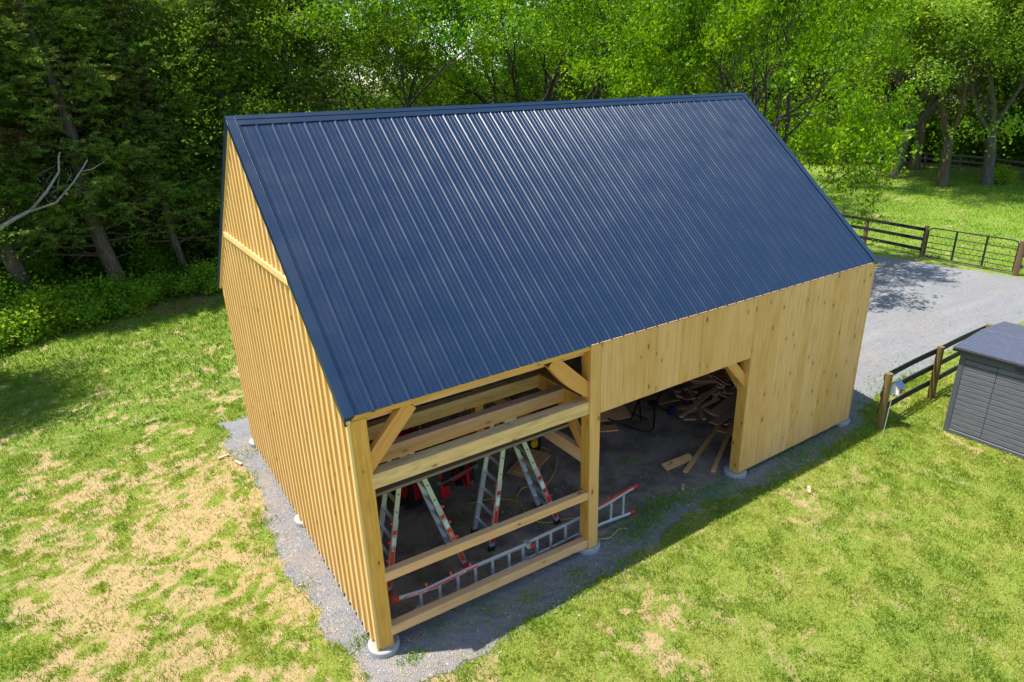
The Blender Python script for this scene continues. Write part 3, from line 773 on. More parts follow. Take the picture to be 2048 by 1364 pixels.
# ---------------------------------------------------------------- ladders
def aframe(apex, l_foot, r_foot, wt, wb, label, lowcol, hide=0):
    """step ladder straddling along x; rails in front (small y) and behind"""
    T = empty('folding_ladder', ((l_foot[0]+r_foot[0])/2, l_foot[1], 0)); O = T.location.copy()
    tag(T, label, 'ladder', 'A-frame ladders under the joists')
    for k, (foot, sx) in enumerate(((l_foot, -1), (r_foot, 1))):
        for side in (0, 1):
            top = Vector((apex[0]+sx*.06, apex[1]+(0 if not side else wt), apex[2])); ft = Vector((foot[0], foot[1]+(0 if not side else wb), .03))
            mid = ft.lerp(top, .52); mb = MB(); d = (top-ft).normalized()
            up = Vector((0, -1, 0))
            mb.beam(top-O, mid-O, .075, .03, up, mi=0)
            mb.beam(mid+d*.06-O+Vector((0, -.004, 0)), ft-O+Vector((0, -.004, 0)), .088, .04, up, mi=1)
            rail = mb.build('rail', [M['fiberglass'], M['alu']], T)
            # coloured stickers and lock knobs on the lower front rail
            st = MB(); sk = M['orange'] if lowcol == 'o' else M['red']
            if side == 0:
                for a_, b_, mi in ((.47, .44, 0), (.42, .36, 1), (.35, .22, 0), (.205, .19, 1), (.17, .06, 0)):
                    p = ft.lerp(top, a_); q = ft.lerp(top, b_); st = MB(); st.beam(p-O+Vector((0, -.027, 0)), q-O+Vector((0, -.027, 0)), .066, .003, up, mi=mi); st.build('sticker', [sk, M['white'], M['black']], rail)
                for a_ in (.60, .72, .86):
                    p = ft.lerp(top, a_)-O+Vector((0, -.02, 0)); st = MB(); st.tube([p, p+Vector((0, .006, 0))+Vector((0, -.012, 0))], .012, 8, mi=2); st.build('bolt_hole', [sk, M['white'], M['black']], rail)
                p = ft.lerp(top, .32)-O+Vector((0, -.032, 0))
                try: text_mesh('MAX', .05, 'lettering', M['white'], rail, frame_at(p, -d if sx > 0 else d, Vector((0, 0, 1)).cross(Vector((0, 1, 0)))))
                except Exception: pass
            fo = MB(); fo.beam(ft-O+Vector((0, 0, -.035)), ft-O+d*.07, .11, .06, up); fo.build('foot', M['black'] if not lowcol == 'o' else M['red'], T)
        n = 7
        for q in range(1, n+1):
            t = q/(n+.6)
            f0 = Vector((foot[0], foot[1], .03)); t0 = Vector((apex[0]+sx*.06, apex[1], apex[2]))
            a = f0.lerp(t0, t); wd = wb+(wt-wb)*t
            mb = MB(); mb.beam(a-O+Vector((0, .01, 0)), a-O+Vector((0, wd-.01, 0)), .055, .022, (0, 0, 1)); mb.build('rung', M['alu'], T)
            if q in (2, 3, 4):
                kn = MB(); kp = a-O; kn.tube([kp+Vector((sx*.05, -.01, 0)), kp+Vector((sx*.085, -.01, 0))], .022, 10); kn.build('lock_knob', M['orange'] if lowcol == 'o' else M['red'], T)
    hg = MB(); hg.tube([Vector((apex[0], apex[1]-.03, apex[2]))-O, Vector((apex[0], apex[1]+wt+.03, apex[2]))-O], .045, 14); hg.build('hinge', M['alu'], T)
aframe((1.05, .93, 2.36), (.56, 1.0), (1.83, .86), .36, .52, 'orange-stickered folding ladder standing nearest the corner post', 'o')
aframe((2.80, .93, 2.32), (2.36, .95), (3.68, .88), .36, .55, 'red-stickered folding ladder standing nearest the middle post', 'r')

def lying_ladder():
    T = empty('long_ladder', (2.6, .3, 0)); O = Vector((2.6, .3, 0))
    tag(T, 'long aluminium ladder lying on its side behind the bottom rail of the open bay', 'ladder')
    topp = [(.38, .27, .56), (.85, .28, .47), (1.6, .3, .47), (2.66, .3, .43)]
    topq = [(2.60, .33, .425), (3.7, .33, .43), (4.25, .31, .475), (4.92, .28, .60)]
    botp = [(.37, .27, .10), (.85, .28, .13), (1.6, .3, .13), (2.66, .3, .11)]
    botq = [(2.60, .33, .115), (3.7, .33, .12), (4.2, .31, .12), (4.86, .27, .09)]
    for P, wd in ((topp, .085), (topq, .07), (botp, .085), (botq, .07)):
        mb = MB(); P = [Vector(p)-O for p in P]
        for a, b in zip(P[:-1], P[1:]): mb.beam(a, b+(b-a).normalized()*.01, .035, wd, (0, -.5, 1))
        r = mb.build('rail', M['alu'], T)
        if P[0].x < -2 and P[0].z > .3:
            st = MB(); up = Vector((0, -1, .35)).normalized()
            a = P[0].lerp(P[1], .35); a = a+Vector((0, -.02, .012))
            segs = [(P[0]+(P[1]-P[0])*.32, P[0]+(P[1]-P[0])*1.0), (P[1], P[2].lerp(P[1], .15)), (P[2].lerp(P[1], .1), P[2].lerp(P[3], .12))]
            for i, (u_, v_) in enumerate(segs):
                st.beam(u_+Vector((0, -.020, .004)), v_+Vector((0, -.020, .004)), .004, .058, (0, -.5, 1), mi=0)
            st.build('sticker', [M['orange']], r)
            d = (P[1]-P[0]).normalized()
            text_mesh('Little Giant Ladder Systems', .045, 'lettering', M['white'], r, frame_at(P[0].lerp(P[1], .4)+Vector((0, -.026, .004)), d, (0, -.45, 1)))
            d2 = (P[2]-P[1]).normalized()
            text_mesh('MAX', .06, 'lettering', M['white'], r, frame_at(P[1].lerp(P[2], .72)+Vector((0, -.026, .004)), d2, (0, -.45, 1)))
        if P[-1].x > 2 and P[0].z > .3:
            st = MB(); st.beam(P[1].lerp(P[2], .2)+Vector((0, -.005, .037)), P[3].lerp(P[2], .12)+Vector((0, -.005, .037)), .036, .004, (0, -.3, 1)); st.build('sticker', M['orange'], r)
        e0, e1 = (P[0], P[1]) if P[0].x < -2 else (P[-1], P[-2])
        cp = MB(); d = (e1-e0).normalized(); cp.beam(e0-d*.03, e0+d*.07, .045, wd+.012, (0, -.5, 1)); cp.build('end_cap', M['red'], T)
    for i, x in enumerate([.80, 1.10, 1.40, 1.70, 2.0, 2.3, 2.56, 2.83, 3.10, 3.40, 3.72, 4.06, 4.38, 4.66]):
        zt = np.interp(x, [.38, .85, 1.6, 2.66, 3.7, 4.25, 4.92], [.56, .47, .47, .43, .43, .475, .6]); zb = np.interp(x, [.37, .85, 1.6, 2.6, 3.7, 4.2, 4.86], [.1, .13, .13, .115, .12, .12, .09])
        mb = MB(); mb.beam(Vector((x, .31, zb))-O, Vector((x, .31, zt))-O, .045, .03, (0, 1, 0)); mb.build('rung', M['alu'], T)
    for z in (.43, .115):
        h = MB(); h.tube([Vector((2.64, .24, z))-O, Vector((2.64, .36, z))-O], .05, 14); h.build('hinge', M['alu'], T)
        k = MB(); k.tube([Vector((2.68, .23, z+.01))-O, Vector((2.68, .2, z+.01))-O], .03, 10); k.build('lock_knob', M['red'], T)
    for x in (.9, 1.3, 1.62):
        k = MB(); k.tube([Vector((x, .31, .5))-O, Vector((x, .33, .545))-O], .018, 8); k.build('lock_knob', M['orange'], T)
    b = MB(); b.beam(Vector((.5, .29, .13))-O, Vector((.76, .3, .24))-O, .02, .015, (0, 0, 1)); b.build('strut', M['alu'], T)
lying_ladder()

# scaffold plank across the two ladders
mb = MB(); mb.beam((-1.6, 0, 0), (1.6, 0, 0), .26, .045); o = mb.build('scaffold_plank', M['grey_plank']); o.location = (1.93, .52, 2.20)
tag(o, 'weathered grey plank laid level across the ladders behind the front beam', 'plank')

# ---------------------------------------------------------------- tractor
def tyre(mb, c, r, w_, lugs=18):
    c = Vector(c); n = 28
    prof = [(-.5, .62), (-.5, .88), (-.36, 1.0), (.36, 1.0), (.5, .88), (.5, .62)]
    rings = []
    for k in range(n):
        a = 2*math.pi*k/n
        rings.append([c+Vector((px*w_, math.cos(a)*pr*r, math.sin(a)*pr*r)) for px, pr in prof])
    for k in range(n):
        A, B_ = rings[k], rings[(k+1) % n]
        for i in range(5): mb.poly([A[i], A[i+1], B_[i+1], B_[i]], r=.5)
    for k in range(lugs):
        for s in (-1, 1):
            a0 = 2*math.pi*(k+(.5 if s > 0 else 0))/lugs; a1 = a0+.22
            p = c+Vector((s*.03*w_, math.cos(a0)*r*1.03, math.sin(a0)*r*1.03)); q = c+Vector((s*.5*w_, math.cos(a1)*r*1.01, math.sin(a1)*r*1.01))
            mb.beam(p, q, r*.085, r*.10, (p+q)/2-c, r=.5)
def tractor():
    T = empty('compact_tractor', (2.0, 2.9, 0)); 
    tag(T, 'red compact tractor with chevron tyres parked under the joists of the open bay', 'tractor')
    for s in (-1, 1):
        mb = MB(); tyre(mb, (s*.56, 0, .5), .5, .3); w_ = mb.build('wheel', M['rubber'], T)
        rm = MB(); rm.tube([(s*.56-.13, 0, .5), (s*.56+.13, 0, .5)], .31, 20); rm.tube([(s*.56-.15, 0, .5), (s*.56+.15, 0, .5)], .09, 12); rm.build('rim', M['red'], w_)
        mb = MB(); tyre(mb, (s*.48, 1.55, .3), .3, .2, 14); w_ = mb.build('wheel', M['rubber'], T)
        rm = MB(); rm.tube([(s*.48-.09, 1.55, .3), (s*.48+.09, 1.55, .3)], .18, 18); rm.build('rim', M['red'], w_)
        # arched fender over the rear wheel
        mb = MB(); pr = None
        for k in range(8):
            a = math.radians(-5+k*21); p = [Vector((s*x, -math.cos(a)*.62, .5+math.sin(a)*.62)) for x in (.38, .74)]
            if pr: mb.poly([pr[0], pr[1], p[1], p[0]], r=.5); mb.poly([pr[0]*1, p[0], p[0]+Vector((0, .02, -.05)), pr[0]+Vector((0, .02, -.05))], r=.5)
            pr = p
        mb.build('fender', M['tractor_red'], T)
        # plates hanging behind each wheel
        mb = MB(); mb.box(s*.56-.17-.02*s, s*.56+.17-.02*s, -.86, -.83, .42, 1.08, bev=.01); mb.beam((s*.56, -.86, .95), (s*.56, -.86, .5), .03, .02, (0, -1, 0)); pl = mb.build('rear_plate', M['dark_green'], T)
        lp = MB(); lp.box(s*.40-.04, s*.40+.04, -.885, -.862, .74, .80); lp.build('lamp', M['chrome'], pl)
    mb = MB(); mb.box(-.2, .2, -.35, 1.2, .38, .72, bev=.03); mb.build('chassis', M['steel'], T)
    mb = MB(); mb.box(-.28, .28, .75, 1.9, .66, 1.08, bev=.07); mb.box(-.26, .26, 1.86, 1.93, .45, 1.0, bev=.02); mb.build('hood', M['tractor_red'], T)
    mb = MB(); mb.box(-.22, .22, -.25, .2, .78, .9, bev=.04); mb.box(-.22, .22, -.32, -.22, .88, 1.25, bev=.04); mb.build('seat', M['black'], T)
    mb = MB(); mb.tube([(-.42, -.42, .55), (-.42, -.44, 1.75), (-.3, -.44, 1.86), (.3, -.44, 1.86), (.42, -.44, 1.75), (.42, -.42, .55)], .032, 8); mb.build('roll_bar', M['steel'], T)
    mb = MB(); mb.tube([(0, .7, .95), (0, .5, 1.1)], .02, 8)
    mb.tube([(.17*math.cos(a), .48+.17*math.sin(a)*.4, 1.12+.17*math.sin(a)*.9) for a in np.linspace(0, 6.283, 17)], .014, 6, caps=False); mb.build('steering_wheel', M['black'], T)
    mb = MB(); mb.tube([(-.42, -.88, .74), (.42, -.88, .82)], .03, 10); mb.build('hitch_bar', M['steel'], T)
    mb = MB(); mb.beam((-.3, -.35, .5), (-.26, -.82, .40), .06, .09); mb.beam((.3, -.35, .5), (.26, -.82, .40), .06, .09); mb.beam((-.3, -.8, .42), (-.3, -.74, .95), .07, .05); mb.beam((-.1, -.8, .66), (.34, -.8, .72), .05, .05); mb.beam((.26, -.8, .4), (.26, -.76, .9), .06, .05); mb.box(-.34, -.12, -.78, -.6, .35, .58, bev=.02)
    mb.build('hitch_frame', M['tractor_red'], T)
    mb = MB()
    for s in (-1, 1):
        mb.beam((s*.36, .35, .75), (s*.36, 1.3, 1.12), .07, .12); mb.beam((s*.36, 1.28, 1.12), (s*.36, 2.2, .42), .07, .11)
    mb.box(-.38, .38, 1.2, 1.27, 1.0, 1.07); mb.build('loader_arms', M['tractor_red'], T)
    mb = MB(); a = [(2.2, .55), (2.2, .12), (2.62, .08)]
    for (y0, z0), (y1, z1) in zip(a[:-1], a[1:]): mb.beam((0, y0, z0), (0, y1, z1), 1.4, .02, (0, z1-z0, y0-y1) if True else 0)
    for s in (-1, 1): mb.poly([(s*.7, 2.2, .55), (s*.7, 2.2, .12), (s*.7, 2.62, .08)])
    mb.build('bucket', M['dark_green'], T)
    T.rotation_euler = (0, 0, math.radians(6)); T.location = (2.38, 3.05, 0)
tractor()

# ---------------------------------------------------------------- saw stand, offcuts, tools
def saw_stand():
    T = empty('rolling_stand', (7.2, 2.6, 0)); O = Vector((7.2, 2.6, 0))
    tag(T, 'folded black tube stand with a blue wheel lying on the barn floor', 'tool stand')
    def tb(pts, r_=.02, name='tube'): mb = MB(); mb.tube([Vector(p)-O for p in pts], r_, 8); mb.build(name, M['black'], T)
    tb([(6.55, 2.85, .30), (6.72, 2.55, .22), (6.85, 2.2, .2), (6.95, 2.0, .22), (7.1, 2.02, .25), (7.35, 2.25, .33), (7.72, 2.62, .38)], .022, 'frame')
    tb([(7.05, 2.35, .30), (7.68, 3.06, .36), (7.72, 2.62, .38), (7.74, 2.64, .38)], .022, 'frame')
    tb([(6.9, 2.5, .3), (7.68, 3.06, .36)], .022, 'frame')
    tb([(7.12, 2.72, .30), (7.2, 2.3, .30)], .016, 'crossbar')
    tb([(7.72, 2.62, .38), (8.45, 3.05, .40)], .022, 'leg')
    tb([(7.74, 2.66, .36), (8.05, 2.6, .14), (8.2, 2.58, .12)], .02, 'leg')
    mb = MB(); mb.tube([(.9, -.12, .12), (.9, -.07, .12)], .115, 20); wv = mb.build('wheel', M['black'], T); wv.location = (.08, .03, .0)
    mb = MB(); mb.tube([(.9, -.14, .12), (.9, -.06, .12)], .08, 20); hb = mb.build('hub', M['blue'], wv)
    mb = MB(); mb.box(-.09, .09, -.09, .09, -.05, .06, bev=.02); hb = mb.build('joint_block', M['black'], T); hb.location = (.52, .05, .38)
saw_stand()
def board(a, b, w_, t_, label, m='scrap', group='wood offcuts on the barn floor', roll=0, name='board'):
    a = Vector(a); b = Vector(b); c = (a+b)/2; mb = MB(); up = Vector((0, 0, 1))
    d = (b-a).normalized()
    if roll: up = Matrix.Rotation(roll, 3, d) @ up
    mb.beam(a-c, b-c, w_, t_, up, bev=.002); o = mb.build(name, M[m]); o.location = c
    tag(o, label, 'board', group); return o
board((6.62, .68, .035), (9.0, 1.68, .06), .085, .04, 'long narrow board slanting out of the door bay, left one of the pair', 'rail')
board((7.07, .38, .035), (9.0, 1.44, .06), .085, .04, 'long narrow board slanting out of the door bay, right one of the pair', 'rail')
board((6.40, 1.02, .045), (7.12, .98, .05), .17, .05, 'short wide orange plank lying alone in front of the scrap pile', 'rail', roll=.25)
board((8.0, 2.08, .20), (10.35, 2.6, .42), .09, .04, 'long grey batten lying across the top of the scrap pile')
board((9.35, 3.05, .14), (8.5, 1.85, .08), .09, .04, 'brown batten crossing under the long grey one in the scrap pile')
board((8.62, 1.72, .22), (10.1, 2.02, .28), .26, .025, 'widest grey plank on the front of the scrap pile')
board((8.45, 1.55, .12), (9.8, 1.75, .16), .22, .03, 'wide plank tucked under the widest one at the front of the scrap pile')
board((8.42, 1.48, .04), (8.62, 1.05, .04), .16, .03, 'yellowish plank end poking out beneath the scrap pile', 'post')
board((6.35, 2.98, .04), (6.75, 2.75, .05), .25, .03, 'wide orange plank end beside the middle post', 'rail')
board((6.5, 3.3, .16), (7.3, 3.0, .17), .40, .02, 'broad thin panel leaning under the black stand beside the middle post', 'rail', roll=.2)
board((8.28, 3.08, .04), (8.85, 2.92, .04), .07, .03, 'short pale stick beside the blue wheel')
board((8.52, 2.64, .03), (8.85, 2.5, .03), .16, .02, 'small triangular-looking pale offcut right of the blue wheel')
def offcuts():
    base = []
    for (l, w_, t_) in ((.38, .11, .038), (.26, .18, .038), (.6, .10, .03), (.2, .14, .05), (.5, .2, .022), (.85, .08, .03)):
        mb = MB(); mb.beam((-l/2, 0, 0), (l/2, 0, 0), w_, t_, bev=.002); base.append(mb)
    r = random.Random(5); first = {}
    for i in range(54):
        t = r.random()**.8; x = 8.75+t*1.9+r.gauss(0, .28); y = 2.05+t*.75+r.gauss(0, .36)
        hgt = max(0, .42*math.exp(-((x-9.9)**2/.8+(y-2.6)**2/.35)))
        k = r.randrange(6)
        if k in first:
            o = first[k].copy(); C.objects.link(o)
        else:
            o = base[k].build('offcut', M['scrap']); first[k] = o
        o.location = (x, y, .03+r.random()*hgt+hgt*.3); o.rotation_euler = (r.gauss(0, .22), r.gauss(0, .2), r.random()*6.28)
        tag(o, 'short sawn offcut of brown wood in the scrap pile behind the door bay', 'offcut', 'short offcuts in the scrap pile')
    for (x, y, rz) in ((6.2, .35, .7), (-.66, 6.75, .2), (-.45, 6.3, 1.9), (8.0, -1.05, .6), (11.9, .55, .3)):
        o = first.get(0).copy(); C.objects.link(o); o.location = (x, y, .035); o.rotation_euler = (0, 0, rz); o.scale = (.6, .5, .6)
        tag(o, {6.2: 'pale wood chip on the dirt in front of the short orange plank', -.66: 'pale offcut on the gravel left of the back corner footing', -.45: 'pale offcut on the gravel right beside the back left footing', 8.0: 'pale sliver of wood on the sunlit lawn before the siding', 11.9: 'pale offcut in the shadow on the gravel right of the barn'}[x], 'offcut', 'stray offcuts on the ground')
offcuts()
def saw(loc, rz, label, s=1):
    T = empty('power_saw', loc, rz); tag(T, label, 'power tool')
    mb = MB(); mb.box(-.12, .12, -.07, .07, .08, .22, bev=.03); mb.tube([(-.02, 0, .2), (-.1, 0, .3), (-.22, 0, .28), (-.24, 0, .14)], .022, 8); mb.build('body', M['yellow'], T)
    mb = MB(); mb.tube([(.02, -.11, .12), (.02, -.07, .12)], .1, 20); mb.build('blade_guard', M['black'], T)
    mb = MB(); mb.box(-.18, .18, -.12, .1, .03, .04); mb.build('base_plate', M['steel'], T)
saw((4.85, 3.2, 0), .8, 'yellow and black circular saw on the floor seen between ladder and middle post')
saw((5.35, 3.95, 0), 2.1, 'yellow power tool further back behind the low cross timber')
def cord(pts, label):
    P = [Vector(p) for p in pts]; out = []
    for i in range(len(P)-1):
        p0 = P[max(0, i-1)]; p1 = P[i]; p2 = P[i+1]; p3 = P[min(len(P)-1, i+2)]
        for k in range(6):
            t = k/6; out.append(.5*((2*p1)+(p2-p0)*t+(2*p0-5*p1+4*p2-p3)*t*t+(3*p1-p0-3*p2+p3)*t**3))
    mb = MB(); mb.tube(out, .008, 6); o = mb.build('extension_cord', M['cord'], shade=True); tag(o, label, 'cord')
cord([(2.7, 2.25, .03), (3.1, 2.15, .03), (3.45, 1.8, .03), (3.35, 1.3, .03), (3.5, 1.0, .03), (3.9, .85, .03), (4.2, .62, .03), (4.05, .35, .03), (3.85, .25, .03), (4.1, .05, .03), (4.4, .12, .03), (4.55, .02, .03)], 'yellow extension cord snaking past the middle post')
cord([(4.9, 3.2, .03), (5.0, 2.7, .03), (4.6, 2.2, .03), (4.1, 1.9, .03), (3.8, 2.1, .03), (3.5, 1.9, .03), (3.4, 1.75, .03)], 'yellow extension cord running from the circular saw')
mb = MB(); mb.box(-.5, .5, -.22, .22, 0, .02); mb.box(-.42, .42, -.3, .1, .021, .04); o = mb.build('plywood_sheet', M['rail']); o.location = (4.35, 2.75, .03); o.rotation_euler = (0, 0, .5)
tag(o, 'thin brown wood sheets on the dirt behind the red-stickered ladder', 'plywood')
# crates and clutter glimpsed at the back
for (x, y, z, sx, sy, sz, m, lb) in ((9.6, 5.4, .0, .5, .4, .45, 'steel', 'dark steel toolbox in the shaded back of the barn'), (8.6, 5.9, 0, .35, .3, .3, 'white', 'white bucket-sized box in the shaded back of the barn')):
    T = empty('storage_box', (x, y, z)); tag(T, lb, 'box')
    mb = MB(); mb.box(-sx/2, sx/2, -sy/2, sy/2, 0, sz*.8, bev=.02); mb.build('body', M[m], T)
    mb = MB(); mb.box(-sx/2-.01, sx/2+.01, -sy/2-.01, sy/2+.01, sz*.8+.002, sz, bev=.015); ld = mb.build('lid', M[m], T)
    mb = MB(); mb.tube([(-.08, 0, sz), (-.07, 0, sz+.05), (.07, 0, sz+.05), (.08, 0, sz)], .012, 6); mb.build('handle', M['black'], ld)

# ---------------------------------------------------------------- fences, gate, bird house, shed
def round_post(T, x, y, h, r_=.065, name='post', m='fence_post', lean=(0, 0), sq=False, base=-.1):
    mb = MB()
    if sq: mb.box(x-r_, x+r_, y-r_, y+r_, base, h, axis='z')
    else: mb.tube([(x, y, base), (x+lean[0]*.5, y+lean[1]*.5, h*.5), (x+lean[0], y+lean[1], h)], [r_*1.05, r_, r_*.97], 14)
    return mb.build(name, [M[m]], T)
def fence_run(P, h, m, pm, label, railz=(1.12, .72, .32), rw=.135, sidev=(0, .08), rp=.065, cat='fence', posts=None, lean=None, sag=0):
    T = empty('rail_fence', (P[0][0], P[0][1], 0)); tag(T, label, cat); O = Vector((P[0][0], P[0][1], 0))
    for i, p in enumerate(P):
        if posts is None or posts[i]: round_post(T, p[0]-O.x, p[1]-O.y, h, rp, m=pm, lean=(lean or {}).get(i, (0, 0)))
    for z in railz:
        for a, b in zip(P[:-1], P[1:]):
            A = Vector((a[0]+sidev[0], a[1]+sidev[1], z))-O; Bv = Vector((b[0]+sidev[0], b[1]+sidev[1], z))-O
            mb = MB(); n = 4 if sag else 1
            pts = [A.lerp(Bv, k/n)+Vector((0, 0, sag*math.sin(math.pi*k/n))) for k in range(n+1)]
            for p, q in zip(pts[:-1], pts[1:]): mb.beam(p, q, .028, rw, (0, 0, 1), r=.3)
            mb.build('rail', M[m], T)
    return T
fence_run([(11.32, -.52), (13.66, -.46), (16.07, -.44)], 1.28, 'fence_black', 'fence_post', 'black three-board fence with round posts between the barn and the grey shed', railz=(1.16, .76, .36), sidev=(0, .085), rp=.075, sag=.02, lean={1: (.0, .02)})
fence_run([(27.3, 14.5), (27.2, 11.9), (27.1, 8.85), (26.75, 6.2)], 1.3, 'fence_black', 'brown_post', 'black board fence along the far side of the driveway, left of the gate', railz=(1.16, .76, .34), sidev=(-.08, 0), rp=.085)
fence_run([(26.5, 2.72), (26.2, -.2), (26, -3)], 1.3, 'fence_grey', 'brown_post', 'weathered fence stub right of the gate at the photo edge', railz=(1.16, .76, .34), sidev=(.09, 0), rp=.1)
def gate():
    T = empty('metal_gate', (26.65, 6.05, 0)); tag(T, 'black tubular farm gate closing the pasture beyond the driveway', 'gate')
    a = Vector((0, 0, 0)); b = Vector((-.1, -3.2, 0)); d = (b-a); 
    def P(t, z): return a+d*t+Vector((0, 0, z))
    mb = MB(); mb.tube([P(.0, .12), P(0, 1.1), P(.01, 1.2), P(.04, 1.26), P(.1, 1.27), P(.93, 1.27), P(.98, 1.24), P(1, 1.15), P(1, .12), P(.9, .1), P(.1, .1), P(0, .12)], .026, 8); mb.build('frame', M['black'], T)
    for z in (.28, .46, .68, .96):
        mb = MB(); mb.tube([P(0, z), P(1, z)], .018, 6); mb.build('bar', M['black'], T)
    for t in (.33, .67):
        mb = MB(); mb.beam(P(t, .1), P(t, 1.27), .07, .035, (1, 0, 0)); mb.build('upright', M['black'], T)
gate()
far = [(46.5, 33), (48.5, 30.2), (50.6, 27.6), (53.4, 26.2), (54.4, 24.6), (55.0, 22.6), (55.2, 20.0), (55.0, 17.4), (54.2, 14.8), (52.6, 12.2), (50.6, 9.8), (48.6, 7.2)]
fence_run(far, 1.35, 'fence_grey', 'brown_post', 'long weathered grey three-rail fence at the back of the pasture', railz=(1.25, .85, .45), sidev=(-.08, 0), rp=.085, rw=.15)
def birdhouse():
    T = empty('bird_house', (11.42, -.62, 0)); tag(T, 'white bird house with a dark roof and red wreath hanging on the first fence post', 'bird house')
    mb = MB(); mb.box(.02, .2, -.12, .1, .78, 1.0, bev=.004); mb.poly([(.02, -.12, 1.0), (.02, .1, 1.0), (.02, -.01, 1.1)]); mb.poly([(.2, .1, 1.0), (.2, -.12, 1.0), (.2, -.01, 1.1)]); mb.build('box', M['white'], T)
    mb = MB(); mb.beam((-.03, -.145, .985), (-.03, .0, 1.125), .001, .001)
    for s in (-1, 1): mb.beam((.11, -.01+s*.15, .97), (.11, -.01, 1.125), .26, .012, (0, s, 1))
    mb.build('roof', paint('slate_blue_roof', (.05, .09, .17), .45), T)
    mb = MB(); mb.tube([(.205+0, -.01+.06*math.cos(a), .88+.07*math.sin(a)) for a in np.linspace(0, 6.283, 15)], .022, 6, caps=False)
    mb.tube([(.21, -.03, .82), (.22, -.05, .74)], .01, 5); mb.tube([(.21, .0, .82), (.22, .02, .73)], .01, 5)
    mb.tube([(.11, -.125, .88), (.11, -.15, .88)], .06, 12)
    mb.build('wreath', M['red'], T)
    mb = MB(); mb.tube([(.11, -.15, .88), (.11, -.156, .88)], .035, 12); mb.build('flower', M['yellow'], T)
    mb = MB(); mb.tube([(.1, -.122, .95), (.1, -.127, .95)], .02, 10); mb.build('entrance', M['black'], T)
birdhouse()
bpy.data.objects['bird_house'].scale = (.85, .85, .85); bpy.data.objects['bird_house'].location.z = .14
mb = MB(); mb.tube([(0, 0, 0), (.12, .02, .9)], .008, 6); o = mb.build('metal_stake', M['alu']); o.location = (11.12, -.72, 0)
tag(o, 'thin pale metal stake leaning at the foot of the first fence post', 'stake')

def resinmat(name, horizontal):
    m, t, b = mat(name, .6, (.1, .1, .12), 0, .35); N = NT(t); oc = N.n('ShaderNodeTexCoord').outputs['Object']
    n = N.noise(1.0, N.scalevec(oc, (60, 4, 60) if horizontal else (5, 60, 60)), 4, .65)
    N.l(N.mix(N.maprange(n, .3, .75), (.085, .087, .102), (.17, .17, .185)), b.inputs['Base Color'])
    N.bump(n, .4, .004, b); return m
def shed():
    T = empty('resin_shed', (12.28, -1.37, 0)); tag(T, 'grey plastic garden shed with double doors at the right edge of the lawn', 'shed')
    R = resinmat('grey_resin', True); RF = paint('grey_resin_roof', (.048, .058, .092), .5, 0, .1, 0, 3)
    D, LEN, H = 2.15, 2.75, 1.85
    mb = MB(); mb.box(.03, D, -LEN, -.0, .02, H, bev=.02); mb.build('body', R, T)
    fr = MB(); fr.box(-.012, .05, -.10, .005, .0, H, bev=.012, axis='z'); fr.box(-.012, .05, -LEN, -LEN+.1, 0, H, bev=.012, axis='z'); fr.box(-.014, .05, -LEN+.1, -.1, H-.17, H, bev=.01); fr.box(-.02, .05, -LEN+.1, -.1, 0, .09, bev=.01); fr.build('frame', paint('darker_resin', (.085, .09, .108), .55, 0, .15, 0, 10), T)
    for k, (y0, y1) in enumerate(((-.68, -.105), (-2.02, -.69))):
        mb = MB(); n = 14; z0, z1 = .10, H-.18
        if k == 1: z1 = H-.175
        for i in range(n):
            a = z0+(z1-z0)*i/n; b_ = z0+(z1-z0)*(i+1)/n
            mb.box(.0-.006, .022, y0, y1, a+.009, b_-.005, bev=.004, axis='y', r=.5)
        mb.box(.010, .028, y0, y1, z0, z1, r=.5, mi=1)
        mb.build('door', [R, M['black']], T)
    mb = MB()
    for i in range(14): 
        a = .1+(H-.28)*i/14; mb.box(-.004, .03, -LEN+.1, -2.03, a+.006, a+(H-.28)/14-.001, bev=.005, axis='y', r=.5)
    mb.build('side_panel', R, T)
    # roof: long slope rising away from the doors, with cross grooves
    mb = MB(); zr = H+.10; x0, x1 = -.10, 1.10; n = 14
    for s in (0, 1):
        for i in range(n):
            t0, t1 = i/n, (i+1)/n
            if s == 0: xa, xb, za, zb = x0+(x1-x0)*t0, x0+(x1-x0)*t1, H+.02+(zr-H-.02)*t0, H+.02+(zr-H-.02)*t1
            else: xa, xb, za, zb = D+.12-(D+.12-x1)*t0, D+.12-(D+.12-x1)*t1, H+.02+(zr-H-.02)*t0, H+.02+(zr-H-.02)*t1
            st = .005 if i != n-1 else .014
            mb.beam(((xa+xb)/2, -LEN-.1, (za+zb)/2+.03), ((xa+xb)/2, .12, (za+zb)/2+.03), math.hypot(xb-xa, zb-za)-st, .03, (-(zb-za), 0, (xb-xa)) if s == 0 else ((zb-za), 0, -(xb-xa)), r=.5, bev=.004)
    mb.build('roof', RF, T)
    mb = MB(); mb.box(x0-.005, x0+.03, -LEN-.11, .13, H-.03, H+.035); mb.build('eave_trim', M['black'], T)
    mb = MB()
    for y in (.02, -LEN-.02+.03): mb.poly([(.03, y-.01, H), (D, y-.01, H), (1.10, y-.01, zr)])
    mb.build('gable_panel', R, T)
    v = MB()
    for i in range(4): v.box(-.026, -.014, -1.35, -.95, H-.135+i*.03, H-.12+i*.03)
    v.build('vent', M['steel'], T)
    T.rotation_euler = (0, 0, math.radians(1.0))
shed()

